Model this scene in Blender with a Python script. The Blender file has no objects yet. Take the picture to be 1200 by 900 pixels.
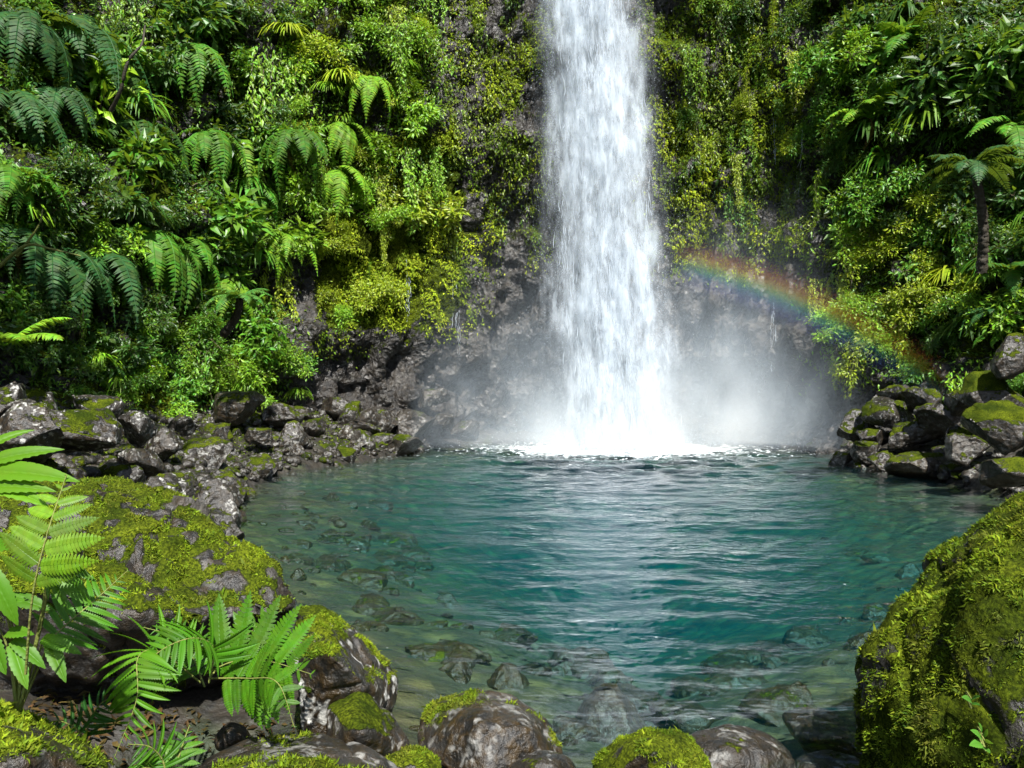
import bpy, bmesh, math, random
import numpy as np
from mathutils import Vector, Matrix
from mathutils.bvhtree import BVHTree

# ------------------------------------------------------------------ camera, sky, sun, exposure
scene = bpy.context.scene
COL = scene.collection
CAM = np.array([0.0, 0.0, 2.2]); FPX = 900.0          # photo is 1200 x 900, focal length 900 px, level camera
cd = bpy.data.cameras.new('camera'); cam = bpy.data.objects.new('camera', cd); COL.objects.link(cam)
cam.location = CAM; cam.rotation_euler = (math.radians(90), 0, 0)
cd.sensor_width = 36; cd.lens = 27; cd.clip_start = 0.05; cd.clip_end = 2000
scene.camera = cam
SUN_EL, SUN_AZ = 52.0, 14.0                            # elevation, degrees towards +x from straight behind the camera
to_sun = Vector((math.cos(math.radians(SUN_EL)) * math.sin(math.radians(SUN_AZ)),
                 -math.cos(math.radians(SUN_EL)) * math.cos(math.radians(SUN_AZ)),
                 math.sin(math.radians(SUN_EL))))
world = bpy.data.worlds.new('World'); scene.world = world; world.use_nodes = True
wn = world.node_tree.nodes; wl = world.node_tree.links
bg = wn['Background']; sky = wn.new('ShaderNodeTexSky'); sky.sky_type = 'NISHITA'; sky.sun_disc = False
sky.sun_elevation = math.radians(SUN_EL); sky.sun_rotation = math.atan2(to_sun.x, to_sun.y)
wl.new(sky.outputs[0], bg.inputs[0]); bg.inputs[1].default_value = 0.08
ld = bpy.data.lights.new('sun', 'SUN'); sun = bpy.data.objects.new('sun', ld); COL.objects.link(sun)
ld.energy = 5.0; ld.angle = math.radians(0.55); ld.color = (1.0, 0.965, 0.90)
sun.rotation_euler = (-to_sun).to_track_quat('-Z', 'Y').to_euler(); sun.location = (20, -30, 40)
vs = scene.view_settings
vs.view_transform = 'Standard'; vs.look = 'None'; vs.exposure = 1.3; vs.gamma = 1.0; vs.use_curve_mapping = False
cy = scene.cycles
cy.use_denoising = True; cy.max_bounces = 6; cy.diffuse_bounces = 3; cy.glossy_bounces = 3
cy.transmission_bounces = 4; cy.transparent_max_bounces = 24; cy.volume_bounces = 1
cy.caustics_reflective = False; cy.caustics_refractive = False
cy.sample_clamp_indirect = 4.0; cy.volume_step_rate = 2.0; cy.volume_max_steps = 128
cy.use_adaptive_sampling = True; cy.adaptive_threshold = 0.02

rng = np.random.default_rng(7); random.seed(7)

# ------------------------------------------------------------------ helpers
def P(px, py, d):
    return np.array([(px - 600) / FPX * d, d, 2.2 - (py - 450) / FPX * d])
def pix(p):
    p = np.asarray(p); y = np.maximum(p[..., 1], 0.1)
    return 600 + FPX * p[..., 0] / y, 450 - FPX * (p[..., 2] - 2.2) / y
def _hash(ix, iy, iz, seed):
    h = (ix * 374761393 + iy * 668265263 + iz * 2147483647 + seed * 974634777) & 0xFFFFFFFF
    h = ((h ^ (h >> 13)) * 1274126177) & 0xFFFFFFFF
    h = ((h ^ (h >> 16)) * 2246822519) & 0xFFFFFFFF
    return ((h ^ (h >> 15)) & 0xFFFFFF) / float(0xFFFFFF)
def vnoise(p, seed=0):
    p = np.asarray(p, float); i = np.floor(p).astype(np.int64); f = p - i; f = f * f * f * (f * (f * 6 - 15) + 10)
    r = 0
    for dx in (0, 1):
        for dy in (0, 1):
            for dz in (0, 1):
                w = (f[:, 0] if dx else 1 - f[:, 0]) * (f[:, 1] if dy else 1 - f[:, 1]) * (f[:, 2] if dz else 1 - f[:, 2])
                r = r + w * _hash(i[:, 0] + dx, i[:, 1] + dy, i[:, 2] + dz, seed)
    return r
def fbm(p, octaves=4, seed=0, gain=0.5):
    p = np.asarray(p, float); a = 1; s = 0; t = 0
    for o in range(octaves):
        s = s + a * vnoise(p * 2.0 ** o + o * 17.3, seed + o); t += a; a *= gain
    return s / t
def worley(p, seed=0):
    p = np.asarray(p, float); i = np.floor(p).astype(np.int64)
    f1 = np.full(len(p), 9.0); f2 = np.full(len(p), 9.0); cid = np.zeros(len(p))
    for dx in (-1, 0, 1):
        for dy in (-1, 0, 1):
            for dz in (-1, 0, 1):
                a, b, c = i[:, 0] + dx, i[:, 1] + dy, i[:, 2] + dz
                q = np.stack([a + _hash(a, b, c, seed), b + _hash(a, b, c, seed + 1), c + _hash(a, b, c, seed + 2)], 1)
                d = np.linalg.norm(p - q, axis=1); h = _hash(a, b, c, seed + 3)
                closer = d < f1
                f2 = np.where(closer, f1, np.minimum(f2, d)); cid = np.where(closer, h, cid); f1 = np.where(closer, d, f1)
    return f1, f2, cid
def smooth(a, b, x):
    t = np.clip((np.asarray(x, float) - a) / (b - a), 0, 1); return t * t * (3 - 2 * t)

def mesh_np(name, verts, faces, smooth_shade=True, attrs=None, colors=None):
    """faces: (F,3) or (F,4) array, or a list of such arrays"""
    if not isinstance(faces, list): faces = [faces]
    me = bpy.data.meshes.new(name); verts = np.asarray(verts, np.float32)
    me.vertices.add(len(verts)); me.vertices.foreach_set('co', verts.ravel())
    loops = np.concatenate([np.asarray(f).ravel() for f in faces]).astype(np.int32)
    tot = np.concatenate([np.full(len(f), np.asarray(f).shape[1]) for f in faces]).astype(np.int32)
    start = np.concatenate([[0], np.cumsum(tot)[:-1]]).astype(np.int32)
    me.loops.add(len(loops)); me.loops.foreach_set('vertex_index', loops)
    me.polygons.add(len(tot)); me.polygons.foreach_set('loop_start', start)
    try: me.polygons.foreach_set('loop_total', tot)
    except Exception: pass
    me.polygons.foreach_set('use_smooth', np.full(len(tot), smooth_shade))
    me.update(calc_edges=True)
    for k, v in (attrs or {}).items():
        a = me.attributes.new(k, 'FLOAT', 'POINT'); a.data.foreach_set('value', np.asarray(v, np.float32))
    for k, v in (colors or {}).items():
        a = me.attributes.new(k, 'FLOAT_COLOR', 'POINT')
        v = np.concatenate([v, np.ones((len(v), 1))], 1); a.data.foreach_set('color', v.astype(np.float32).ravel())
    return me
def link(name, me, mat=None, parent=None, label=None, cat=None, group=None, kind=None, loc=None):
    if mat is not None and me is not None and len(me.materials) == 0: me.materials.append(mat)
    o = bpy.data.objects.new(name, me); COL.objects.link(o)
    if parent is not None: o.parent = parent
    if loc is not None: o.location = loc
    for k, v in (('label', label), ('category', cat), ('group', group), ('kind', kind)):
        if v: o[k] = v
    return o
def grid_faces(r, c):
    i = np.arange(r - 1)[:, None] * c + np.arange(c - 1)[None, :]
    return np.stack([i, i + 1, i + c + 1, i + c], -1).reshape(-1, 4)
def norm(v):
    v = np.asarray(v, float); return v / np.maximum(np.linalg.norm(v, axis=-1, keepdims=True), 1e-9)
def frames(x, n):
    """rotation matrices (N,3,3) with columns x, y, z: x the long axis, z close to n"""
    x = norm(x); z = norm(n - (n * x).sum(-1, keepdims=True) * x); y = np.cross(z, x)
    return np.stack([x, y, z], -1)
def scatter(tv, tf, R, pos, scale):
    """copies of a template at many places in one vertex array"""
    tv = np.asarray(tv, float); N = len(pos); s = np.asarray(scale, float)
    if s.ndim == 1: s = s[:, None]
    v = np.einsum('nij,kj->nki', R, tv) if s.shape[1] == 1 else np.einsum('nij,nkj->nki', R, tv[None] * s[:, None, :])
    if s.shape[1] == 1: v = v * s[:, None, :]
    v = v + pos[:, None, :]
    f = np.asarray(tf)[None] + (np.arange(N) * len(tv))[:, None, None]
    return v.reshape(-1, 3), f.reshape(-1, np.asarray(tf).shape[1])
def rand_dirs(n):
    return norm(rng.normal(size=(n, 3)))
def tube(points, radii, sides=6):
    pts = np.asarray(points, float); n = len(pts); t = norm(np.gradient(pts, axis=0))
    ref = np.where(np.abs(t[:, 2:3]) > 0.9, np.array([[1.0, 0, 0]]), np.array([[0, 0, 1.0]]))
    a = norm(np.cross(t, ref)); b = np.cross(t, a)
    ang = np.linspace(0, 2 * math.pi, sides, endpoint=False); radii = np.broadcast_to(np.asarray(radii, float), (n,))
    v = pts[:, None] + radii[:, None, None] * (np.cos(ang)[None, :, None] * a[:, None] + np.sin(ang)[None, :, None] * b[:, None])
    f = []
    for i in range(n - 1):
        for j in range(sides):
            k = (j + 1) % sides
            f.append((i * sides + j, i * sides + k, (i + 1) * sides + k, (i + 1) * sides + j))
    return v.reshape(-1, 3), np.array(f)
def merge(parts):
    vs_, fs_, o = [], [], 0
    for v, f in parts:
        f = np.asarray(f)
        if f.shape[1] == 4: f = np.concatenate([f[:, [0, 1, 2]], f[:, [0, 2, 3]]])
        vs_.append(v); fs_.append(f + o); o += len(v)
    return np.concatenate(vs_), np.concatenate(fs_)
LEAF_V = np.array([[0, 0, 0], [.42, .19, .05], [.46, 0, 0], [.42, -.19, .05], [1, 0, -.14]]); LEAF_F = np.array([[0, 2, 1], [0, 3, 2], [1, 2, 4], [2, 3, 4]])
BLADE_V = np.array([[0, -.5, 0], [0, .5, 0], [.55, -.34, .1], [.55, .34, .1], [1, 0, -.1]]); BLADE_F = np.array([[0, 2, 1], [1, 2, 3], [3, 2, 4]])

# ------------------------------------------------------------------ materials
class NT:
    def __init__(self, name):
        self.m = bpy.data.materials.new(name); self.m.use_nodes = True
        self.t = self.m.node_tree; self.t.nodes.clear(); self.out = self.n('ShaderNodeOutputMaterial')
    def n(self, typ, ins=None, **props):
        nd = self.t.nodes.new(typ)
        for k, v in props.items(): setattr(nd, k, v)
        for k, v in (ins or {}).items():
            if isinstance(v, bpy.types.NodeSocket): self.t.links.new(v, nd.inputs[k])
            else: nd.inputs[k].default_value = v
        return nd
    def math(self, op, a, b=0.0, c=None, clamp=False):
        ins = {0: a, 1: b}
        if c is not None: ins[2] = c
        return self.n('ShaderNodeMath', ins, operation=op, use_clamp=clamp).outputs[0]
    def ramp(self, fac, stops, interp='LINEAR'):
        nd = self.n('ShaderNodeValToRGB', {0: fac}); cr = nd.color_ramp; cr.interpolation = interp
        while len(cr.elements) < len(stops): cr.elements.new(0.5)
        for e, (p, c) in zip(cr.elements, stops):
            e.position = p; e.color = (c, c, c, 1) if np.isscalar(c) else (*c, 1)
        return nd.outputs[0]
    def mix(self, fac, a, b, mode='MIX'):
        nd = self.n('ShaderNodeMix', data_type='RGBA', blend_type=mode)
        for k, v in ((0, fac), (6, a), (7, b)):
            if isinstance(v, bpy.types.NodeSocket): self.t.links.new(v, nd.inputs[k])
            else: nd.inputs[k].default_value = v if k == 0 else (*v, 1)
        return nd.outputs[2]
    def noise(self, vec, scale, detail=4, rough=0.55):
        return self.n('ShaderNodeTexNoise', {'Vector': vec, 'Scale': scale, 'Detail': detail, 'Roughness': rough}).outputs[0]
    def attr(self, name):
        return self.n('ShaderNodeAttribute', attribute_name=name)
    def link(self, a, b): self.t.links.new(a, b)

def leaf_material(name, source='object', rough=0.38, trans=0.35, spec=0.5, vary=.45):
    k = NT(name)
    base = k.n('ShaderNodeObjectInfo').outputs['Color'] if source == 'object' else k.attr('tint').outputs['Color']
    rnd = k.n('ShaderNodeNewGeometry').outputs['Random Per Island']
    val = k.n('ShaderNodeMapRange', {0: rnd, 3: 1 - vary, 4: 1 + vary}).outputs[0]
    rnd2 = k.math('FRACT', k.math('MULTIPLY', rnd, 37.7))
    hue = k.n('ShaderNodeMapRange', {0: rnd2, 3: 0.5 - .055 * vary, 4: 0.5 + .045 * vary}).outputs[0]
    col = k.n('ShaderNodeHueSaturation', {'Hue': hue, 'Saturation': 1.0, 'Value': val, 'Color': base}).outputs[0]
    pos = k.n('ShaderNodeNewGeometry').outputs['Position']
    patch = k.noise(pos, 9.0, 2)
    col = k.mix(k.ramp(patch, [(0.45, 0.0), (0.78, 0.25)]), col, (0.13, 0.15, 0.02))
    p = k.n('ShaderNodeBsdfPrincipled', {'Base Color': col, 'Roughness': rough, 'Specular IOR Level': spec})
    tcol = k.mix(0.5, col, (0.30, 0.42, 0.02))
    tr = k.n('ShaderNodeBsdfTranslucent', {'Color': tcol})
    mx = k.n('ShaderNodeMixShader', {0: trans, 1: p.outputs[0], 2: tr.outputs[0]})
    k.link(mx.outputs[0], k.out.inputs[0]); return k.m
M_LEAF = leaf_material('leaf_surface', rough=0.45); M_FROND = leaf_material('fern_frond', rough=0.6, spec=0.25, trans=0.3); M_NEAR = leaf_material('glossy_leaf', rough=0.50, trans=0.33, spec=0.28, vary=.15)
M_LEAF_T = leaf_material('leaf_carpet', 'attr')
M_MOSS = leaf_material('moss_tufts', 'attr', rough=0.7, trans=0.3, spec=0.15)

def stem_material(name, c1, c2):
    k = NT(name); co = k.n('ShaderNodeTexCoord').outputs['Object']
    col = k.mix(k.noise(co, 14, 5), c1, c2)
    bump = k.n('ShaderNodeBump', {'Height': k.noise(co, 40, 4), 'Strength': 0.6, 'Distance': 0.02})
    p = k.n('ShaderNodeBsdfPrincipled', {'Base Color': col, 'Roughness': 0.75, 'Normal': bump.outputs[0]})
    k.link(p.outputs[0], k.out.inputs[0]); return k.m
M_BARK = stem_material('bark', (0.030, 0.024, 0.014), (0.10, 0.085, 0.035))
M_STEM = stem_material('green_stem', (0.09, 0.14, 0.02), (0.16, 0.15, 0.03))
M_TRUNK = stem_material('fern_trunk', (0.006, 0.005, 0.003), (0.034, 0.026, 0.010))

def rock_material(name, cliff=False, tone=(0.53, 0.53, 0.53)):
    """colour slots: object colour R = moss, G = pale lichen, B = brown stain; attribute 'moss' = where moss can sit"""
    k = NT(name); geo = k.n('ShaderNodeNewGeometry'); pos = geo.outputs['Position']
    oi = k.n('ShaderNodeObjectInfo'); sep = k.n('ShaderNodeSeparateColor', {0: oi.outputs['Color']})
    n1 = k.noise(pos, 2.2 if not cliff else 0.9, 8, 0.62); n2 = k.noise(pos, 14 if not cliff else 5, 6, 0.65); n3 = k.noise(pos, 60 if not cliff else 22, 3)
    col = k.ramp(n1, [(0.30, (0.012, 0.012, 0.012)), (0.5, (0.034, 0.032, 0.029)), (0.64, (0.070, 0.064, 0.056)), (0.8, (0.13, 0.12, 0.108))])
    col = k.mix(k.math('MULTIPLY', k.ramp(n2, [(0.42, 0.0), (0.62, 1.0)]), sep.outputs[2]), col, (0.085, 0.052, 0.016))
    col = k.mix(0.75, col, k.ramp(n3, [(0.3, 0.45), (0.7, 1.0)]), 'MULTIPLY')
    col = k.mix(1.0, col, (0.47, 0.48, 0.52) if cliff else tone, 'MULTIPLY')
    # pale lichen crusts
    vor = k.n('ShaderNodeTexVoronoi', {'Vector': k.n('ShaderNodeVectorMath', {0: pos, 1: k.n('ShaderNodeTexNoise', {'Vector': pos, 'Scale': 9.0}).outputs[1]}, operation='ADD').outputs[0], 'Scale': 3.2 if not cliff else 1.6})
    lich = k.math('MULTIPLY', k.ramp(vor.outputs[0], [(0.25, 1.0), (0.50, 0.0)]), k.ramp(k.noise(pos, 6.0 if not cliff else 2.5, 4, .5), [(0.47, 0.0), (0.53, 1.0)]))
    lich = k.math('MULTIPLY', lich, sep.outputs[1])
    col = k.mix(lich, col, k.mix(n3, (0.20, 0.20, 0.19), (0.62, 0.62, 0.58)))
    # moss film
    ma = k.attr('moss').outputs['Fac']
    mv = k.math('ADD', ma, k.math('MULTIPLY', k.math('SUBTRACT', n2, 0.5), 0.9))
    mv = k.math('ADD', mv, k.math('SUBTRACT', sep.outputs[0], 0.5))
    moss = k.ramp(mv, [(0.50, 0.0), (0.59, 1.0)])
    mcol = k.mix(k.ramp(k.noise(pos, 3.0 if not cliff else 0.7, 5), [(0.35, 0.0), (0.65, 1.0)]), (0.026, 0.042, 0.003), (0.12, 0.15, 0.008))
    mcol = k.mix(k.ramp(n3, [(0.3, 0.0), (0.62, 0.9)]), mcol, (0.010, 0.016, 0.002))
    col = k.mix(moss, col, mcol)
    rough = k.math('ADD', k.math('MULTIPLY_ADD', n1, 0.5, .14), k.math('MULTIPLY', moss, 0.55), clamp=True)
    hgt = k.math('ADD', k.math('MULTIPLY', n2, 0.7), k.math('ADD', k.math('MULTIPLY', n3, 0.10), k.math('MULTIPLY', moss, 0.35)))
    cr = k.n('ShaderNodeTexVoronoi', {'Vector': k.n('ShaderNodeVectorMath', {0: k.n('ShaderNodeTexNoise', {'Vector': pos, 'Scale': 3.0, 'Detail': 3.0}).outputs[1], 1: (.22, .22, .22), 2: pos}, operation='MULTIPLY_ADD').outputs[0], 'Scale': 5.0 if not cliff else 2.6, 'Detail': 1.0, 'Roughness': .6}, feature='F1')
    hgt = k.math('ADD', hgt, k.math('MULTIPLY', cr.outputs[0], .9 if cliff else .5))
    bump = k.n('ShaderNodeBump', {'Height': hgt, 'Strength': 1.0, 'Distance': 0.04 if not cliff else 0.16})
    p = k.n('ShaderNodeBsdfPrincipled', {'Base Color': col, 'Roughness': rough, 'Specular IOR Level': k.math('MULTIPLY', k.math('SUBTRACT', 1.0, k.math('MULTIPLY', moss, .92)), .42 if cliff else .5), 'Normal': bump.outputs[0]})
    k.link(p.outputs[0], k.out.inputs[0]); return k.m
M_ROCK = rock_material('basalt_rock'); M_CLIFF = rock_material('cliff_rock', True); M_SUNK = rock_material('algae_stone', False, (0.52, 0.44, 0.20))

def ground_material():
    k = NT('bank_and_bed'); pos = k.n('ShaderNodeNewGeometry').outputs['Position']
    n1 = k.noise(pos, 0.8, 6); n2 = k.noise(pos, 7, 5)
    vor = k.n('ShaderNodeTexVoronoi', {'Vector': pos, 'Scale': 3.0}); vc = k.n('ShaderNodeSeparateColor', {0: vor.outputs[1]})
    col = k.ramp(vc.outputs[0], [(0.0, (0.015, 0.016, 0.007)), (0.4, (0.055, 0.048, 0.018)), (0.75, (0.115, 0.092, 0.034)), (1.0, (0.032, 0.028, 0.013))])
    col = k.mix(k.ramp(vor.outputs[0], [(0.25, 0.0), (0.6, 0.85)]), col, (0.03, 0.03, 0.018))
    soil = k.mix(n2, (0.005, 0.004, 0.003), (0.028, 0.021, 0.011))
    peb = k.mix(k.ramp(vor.outputs[0], [(0.2, 0.0), (0.5, 0.9)]), k.ramp(vc.outputs[1], [(0.0, (0.012, 0.012, 0.011)), (1.0, (0.075, 0.068, 0.058))]), (0.004, 0.004, 0.003))
    soil = k.mix(k.ramp(n2, [(0.45, 0.0), (0.6, 1.0)]), soil, peb); soil = k.mix(k.ramp(n1, [(0.56, 0.0), (0.66, 0.6)]), soil, (0.03, 0.05, 0.006))
    z = k.n('ShaderNodeSeparateXYZ', {0: pos}).outputs[2]
    col = k.mix(k.ramp(k.math('ADD', k.math('MULTIPLY', z, 0.5), 0.5), [(0.38, 0.0), (0.50, 1.0)]), col, soil)
    bump = k.n('ShaderNodeBump', {'Height': k.math('ADD', n2, k.math('MULTIPLY', vor.outputs[0], -1.0)), 'Strength': 0.9, 'Distance': 0.08})
    p = k.n('ShaderNodeBsdfPrincipled', {'Base Color': col, 'Roughness': 0.7, 'Normal': bump.outputs[0]})
    k.link(p.outputs[0], k.out.inputs[0]); return k.m
M_GROUND = ground_material()

def water_material():
    k = NT('pool_water_clear'); geo = k.n('ShaderNodeNewGeometry'); pos = geo.outputs['Position']
    mp = k.n('ShaderNodeMapping', {'Vector': pos, 'Scale': (1.0, 1.5, 1.0)}).outputs[0]
    h = k.math('ADD', k.math('MULTIPLY', k.noise(mp, 1.5, 3), 1.6), k.math('ADD', k.math('MULTIPLY', k.noise(mp, 3.6, 2), .75), k.math('MULTIPLY', k.noise(mp, 10, 2), 0.09)))
    bump = k.n('ShaderNodeBump', {'Height': h, 'Strength': k.ramp(k.noise(pos, .42, 3), [(.36, .25), (.62, 1.0)]), 'Distance': 0.052})
    fr = k.n('ShaderNodeFresnel', {'IOR': 1.33, 'Normal': bump.outputs[0]})
    gl = k.n('ShaderNodeBsdfGlossy', {'Roughness': 0.03, 'Normal': bump.outputs[0], 'Color': (1, 1, 1, 1)})
    tr = k.n('ShaderNodeBsdfTransparent', {'Color': (0.97, 0.99, 0.99, 1)})
    surf = k.n('ShaderNodeMixShader', {0: fr.outputs[0], 1: tr.outputs[0], 2: gl.outputs[0]})
    # foam: lies where the attribute says the water is churned
    fa = k.attr('foam').outputs['Fac']
    fm = k.n('ShaderNodeMapping', {'Vector': pos, 'Scale': (0.55, 1.6, 1.0)}).outputs[0]
    fn = k.noise(fm, 2.6, 8, 0.7)
    fmask = k.math('MULTIPLY', k.ramp(k.math('ADD', fn, k.math('SUBTRACT', fa, 0.62)), [(0.34, 0.0), (0.62, 1.0)]), 1.0)
    fl = k.ramp(k.math('ADD', k.noise(k.n('ShaderNodeMapping', {'Vector': pos, 'Scale': (.8, 1.5, 1.0)}).outputs[0], 6.5, 5, .62), k.math('MULTIPLY', fa, .42)), [(.71, 0.0), (.77, .85)])
    fmask = k.math('MAXIMUM', fmask, fl)
    fo = k.n('ShaderNodeBsdfDiffuse', {'Color': (0.62, 0.70, 0.74, 1)})
    surf = k.n('ShaderNodeMixShader', {0: fmask, 1: surf.outputs[0], 2: fo.outputs[0]})
    k.link(surf.outputs[0], k.out.inputs[0])
    ab = k.n('ShaderNodeVolumeAbsorption', {'Color': (0.25, 0.875, 0.895, 1), 'Density': 0.50})
    sc = k.n('ShaderNodeVolumeScatter', {'Color': (0.0, 0.30, 0.50, 1), 'Density': 0.024, 'Anisotropy': 0.0})
    ad = k.n('ShaderNodeAddShader', {0: ab.outputs[0], 1: sc.outputs[0]})
    k.link(ad.outputs[0], k.out.inputs[1]); k.m.cycles.homogeneous_volume = True
    return k.m
M_WATER = water_material()

def fall_material(name, veil=False, alpha=1.0):
    k = NT(name)
    d = k.n('ShaderNodeBsdfDiffuse', {'Color': (0.64, 0.71, 0.78, 1)}); t = k.n('ShaderNodeBsdfTranslucent', {'Color': (0.64, 0.71, 0.78, 1)})
    body = k.n('ShaderNodeMixShader', {0: 0.45, 1: d.outputs[0], 2: t.outputs[0]})
    if veil:
        pos = k.n('ShaderNodeNewGeometry').outputs['Position']
        def nz(sx, sz, d): return k.noise(k.n('ShaderNodeMapping', {'Vector': pos, 'Scale': (sx, sx, sz)}).outputs[0], 1.0, d, .6)
        a = k.math('ADD', k.math('MULTIPLY', nz(1.7, .55, 4), .5), k.math('ADD', k.math('MULTIPLY', nz(4.2, 1.2, 4), .3), k.math('MULTIPLY', nz(11, 2.6, 3), .2)))
        a = k.ramp(a, [(0.41, 0.02), (0.50, 0.34), (0.60, 1.0)])
        a = k.math('MULTIPLY', k.math('MULTIPLY', a, k.attr('thick').outputs['Fac']), alpha, clamp=True)
        tp = k.n('ShaderNodeBsdfTransparent')
        body = k.n('ShaderNodeMixShader', {0: a, 1: tp.outputs[0], 2: body.outputs[0]})
    k.link(body.outputs[0], k.out.inputs[0]); return k.m
M_FALL = fall_material('falling_water'); M_VEIL = fall_material('water_veil', True, 0.66)

# ------------------------------------------------------------------ setting: cliff, ground, pool
def catmull(pts, n):
    p = np.asarray(pts, float); p = np.vstack([2 * p[0] - p[1], p, 2 * p[-1] - p[-2]]); out = []
    for i in range(1, len(p) - 2):
        t = np.linspace(0, 1, 40, endpoint=False)[:, None]; a, b, c, d = p[i - 1], p[i], p[i + 1], p[i + 2]
        out.append(0.5 * (2 * b + (c - a) * t + (2 * a - 5 * b + 4 * c - d) * t ** 2 + (3 * b - a - 3 * c + d) * t ** 3))
    q = np.vstack(out + [p[-2][None]]); s = np.concatenate([[0], np.cumsum(np.linalg.norm(np.diff(q, axis=0), axis=1))])
    u = np.linspace(0, s[-1], n); return np.stack([np.interp(u, s, q[:, j]) for j in range(q.shape[1])], 1)
# x, y, lean (metres outward per metre of height)
PATH = [(-11.5, -6, .35), (-11.5, 2, .35), (-11.3, 8, .35), (-10.9, 13, .34), (-9.6, 18, .32), (-7.9, 22, .26), (-5.4, 25, .12), (-2.8, 27.0, .04),
        (-1.2, 28.8, -.02), (1.5, 29.6, -.05), (4.5, 29.6, -.05), (7.6, 29.0, -.02), (9.6, 27.0, .03), (10.9, 24.4, .14), (12.4, 21.4, .26),
        (13.8, 17.5, .32), (14.4, 12, .34), (14.4, 5, .34), (14, -4, .34)]
NS, NZ = 600, 220
cp = catmull(PATH, NS); tang = norm(np.gradient(cp[:, :2], axis=0)); inward = np.stack([tang[:, 1], -tang[:, 0]], 1)
zz = np.linspace(-1.2, 31.0, NZ)
S, Z = np.meshgrid(np.arange(NS), zz)                           # (NZ, NS)
base = np.stack([cp[S, 0] - inward[S, 0] * cp[S, 2] * np.maximum(Z, 0), cp[S, 1] - inward[S, 1] * cp[S, 2] * np.maximum(Z, 0), Z], -1)
q = base.reshape(-1, 3)
f1, f2, cid = worley(q * np.array([1.1, 1.1, 0.75]) + 0.35 * fbm(q * 1.5, 2, 3)[:, None], 11)
f1b, f2b, cidb = worley(q * np.array([2.6, 2.6, 2.0]), 29); f1c, f2c, cidc = worley(q * np.array([1.5, 1.5, .28]) + .25 * fbm(q * 1.1, 2, 13)[:, None], 37)
disp = 2.0 * (fbm(q * np.array([.22, .22, .16]), 3, 1) - .5) + 1.1 * (fbm(q * .7, 4, 2) - .5) + 0.55 * (cid - .5) + .22 * (cidb - .5) + .60 * (cidc - .5) - .2 * np.exp(-((f2c - f1c) / .05) ** 2) \
       - 0.25 * np.exp(-((f2 - f1) / .07) ** 2) - .07 * np.exp(-((f2b - f1b) / .09) ** 2) + .12 * (fbm(q * 4, 3, 8) - .5)
ledge = vnoise(q * np.array([.18, .18, .55]), 55); disp += .5 * smooth(.55, .75, ledge)
inw3 = np.stack([inward[S, 0], inward[S, 1], np.zeros_like(Z)], -1).reshape(-1, 3)
cv = q + inw3 * disp[:, None]
G = cv.reshape(NZ, NS, 3)
nrm = norm(np.cross(np.gradient(G, axis=1), np.gradient(G, axis=0))); nrm *= np.where((nrm * inw3.reshape(NZ, NS, 3)).sum(-1, keepdims=True) < 0, -1, 1)
gpx, gpy = pix(G)
def in_box(px, py, boxes):
    w = 0
    for (x0, y0, x1, y1, a) in boxes:
        w = np.maximum(w, a * smooth(x0 - 25, x0 + 25, px) * (1 - smooth(x1 - 25, x1 + 25, px)) * smooth(y0 - 25, y0 + 25, py) * (1 - smooth(y1 - 25, y1 + 25, py)))
    return w
MOSSBOX = [(370, 150, 545, 385, 1.0), (520, -400, 645, 300, .50), (755, -400, 960, 310, .52), (300, 380, 545, 430, .45), (545, 280, 640, 340, .35), (0, -900, 330, 480, .62),
           (330, -900, 520, 200, .7), (940, -900, 1400, 430, .65), (150, 430, 330, 510, .9)]
mossw = in_box(gpx, gpy, MOSSBOX)
upn = nrm[..., 2]
cmoss = np.clip(mossw * .75 + .25 * upn * mossw + .5 * (fbm(cv * 1.3, 4, 77).reshape(NZ, NS) - .5) + .06, 0, 1)
# top plateau rows
rows = [G]
for off, dz in ((1.5, .4), (6, .8), (60, 1.5)):
    rows.append((G[-1] + np.stack([-inward[:, 0] * off, -inward[:, 1] * off, np.full(NS, dz)], 1))[None])
allv = np.concatenate(rows).reshape(-1, 3); nr = NZ + 3
cliff_me = mesh_np('cliff', allv, grid_faces(nr, NS), True, {'moss': np.concatenate([cmoss.ravel(), np.full(3 * NS, .7)])})
cliff = link('cliff', cliff_me, M_CLIFF, kind='structure', label='dark wet basalt cliff ringing the pool'); cliff.color = (.5, .12, .35, 1)

flat = G.reshape(-1, 3); fn = nrm.reshape(-1, 3); fpx, fpy = gpx.ravel(), gpy.ravel()
front = (flat[:, 1] > 8)
def cliff_at(px, py, tol=9):
    d2 = (fpx - px) ** 2 + (fpy - py) ** 2; d2 = np.where(front, d2, 1e9)
    i = np.where(d2 < tol * tol)[0]
    if len(i) == 0: i = np.array([np.argmin(d2)])
    j = i[np.argmin(flat[i, 1])]; return flat[j], fn[j]

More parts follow.
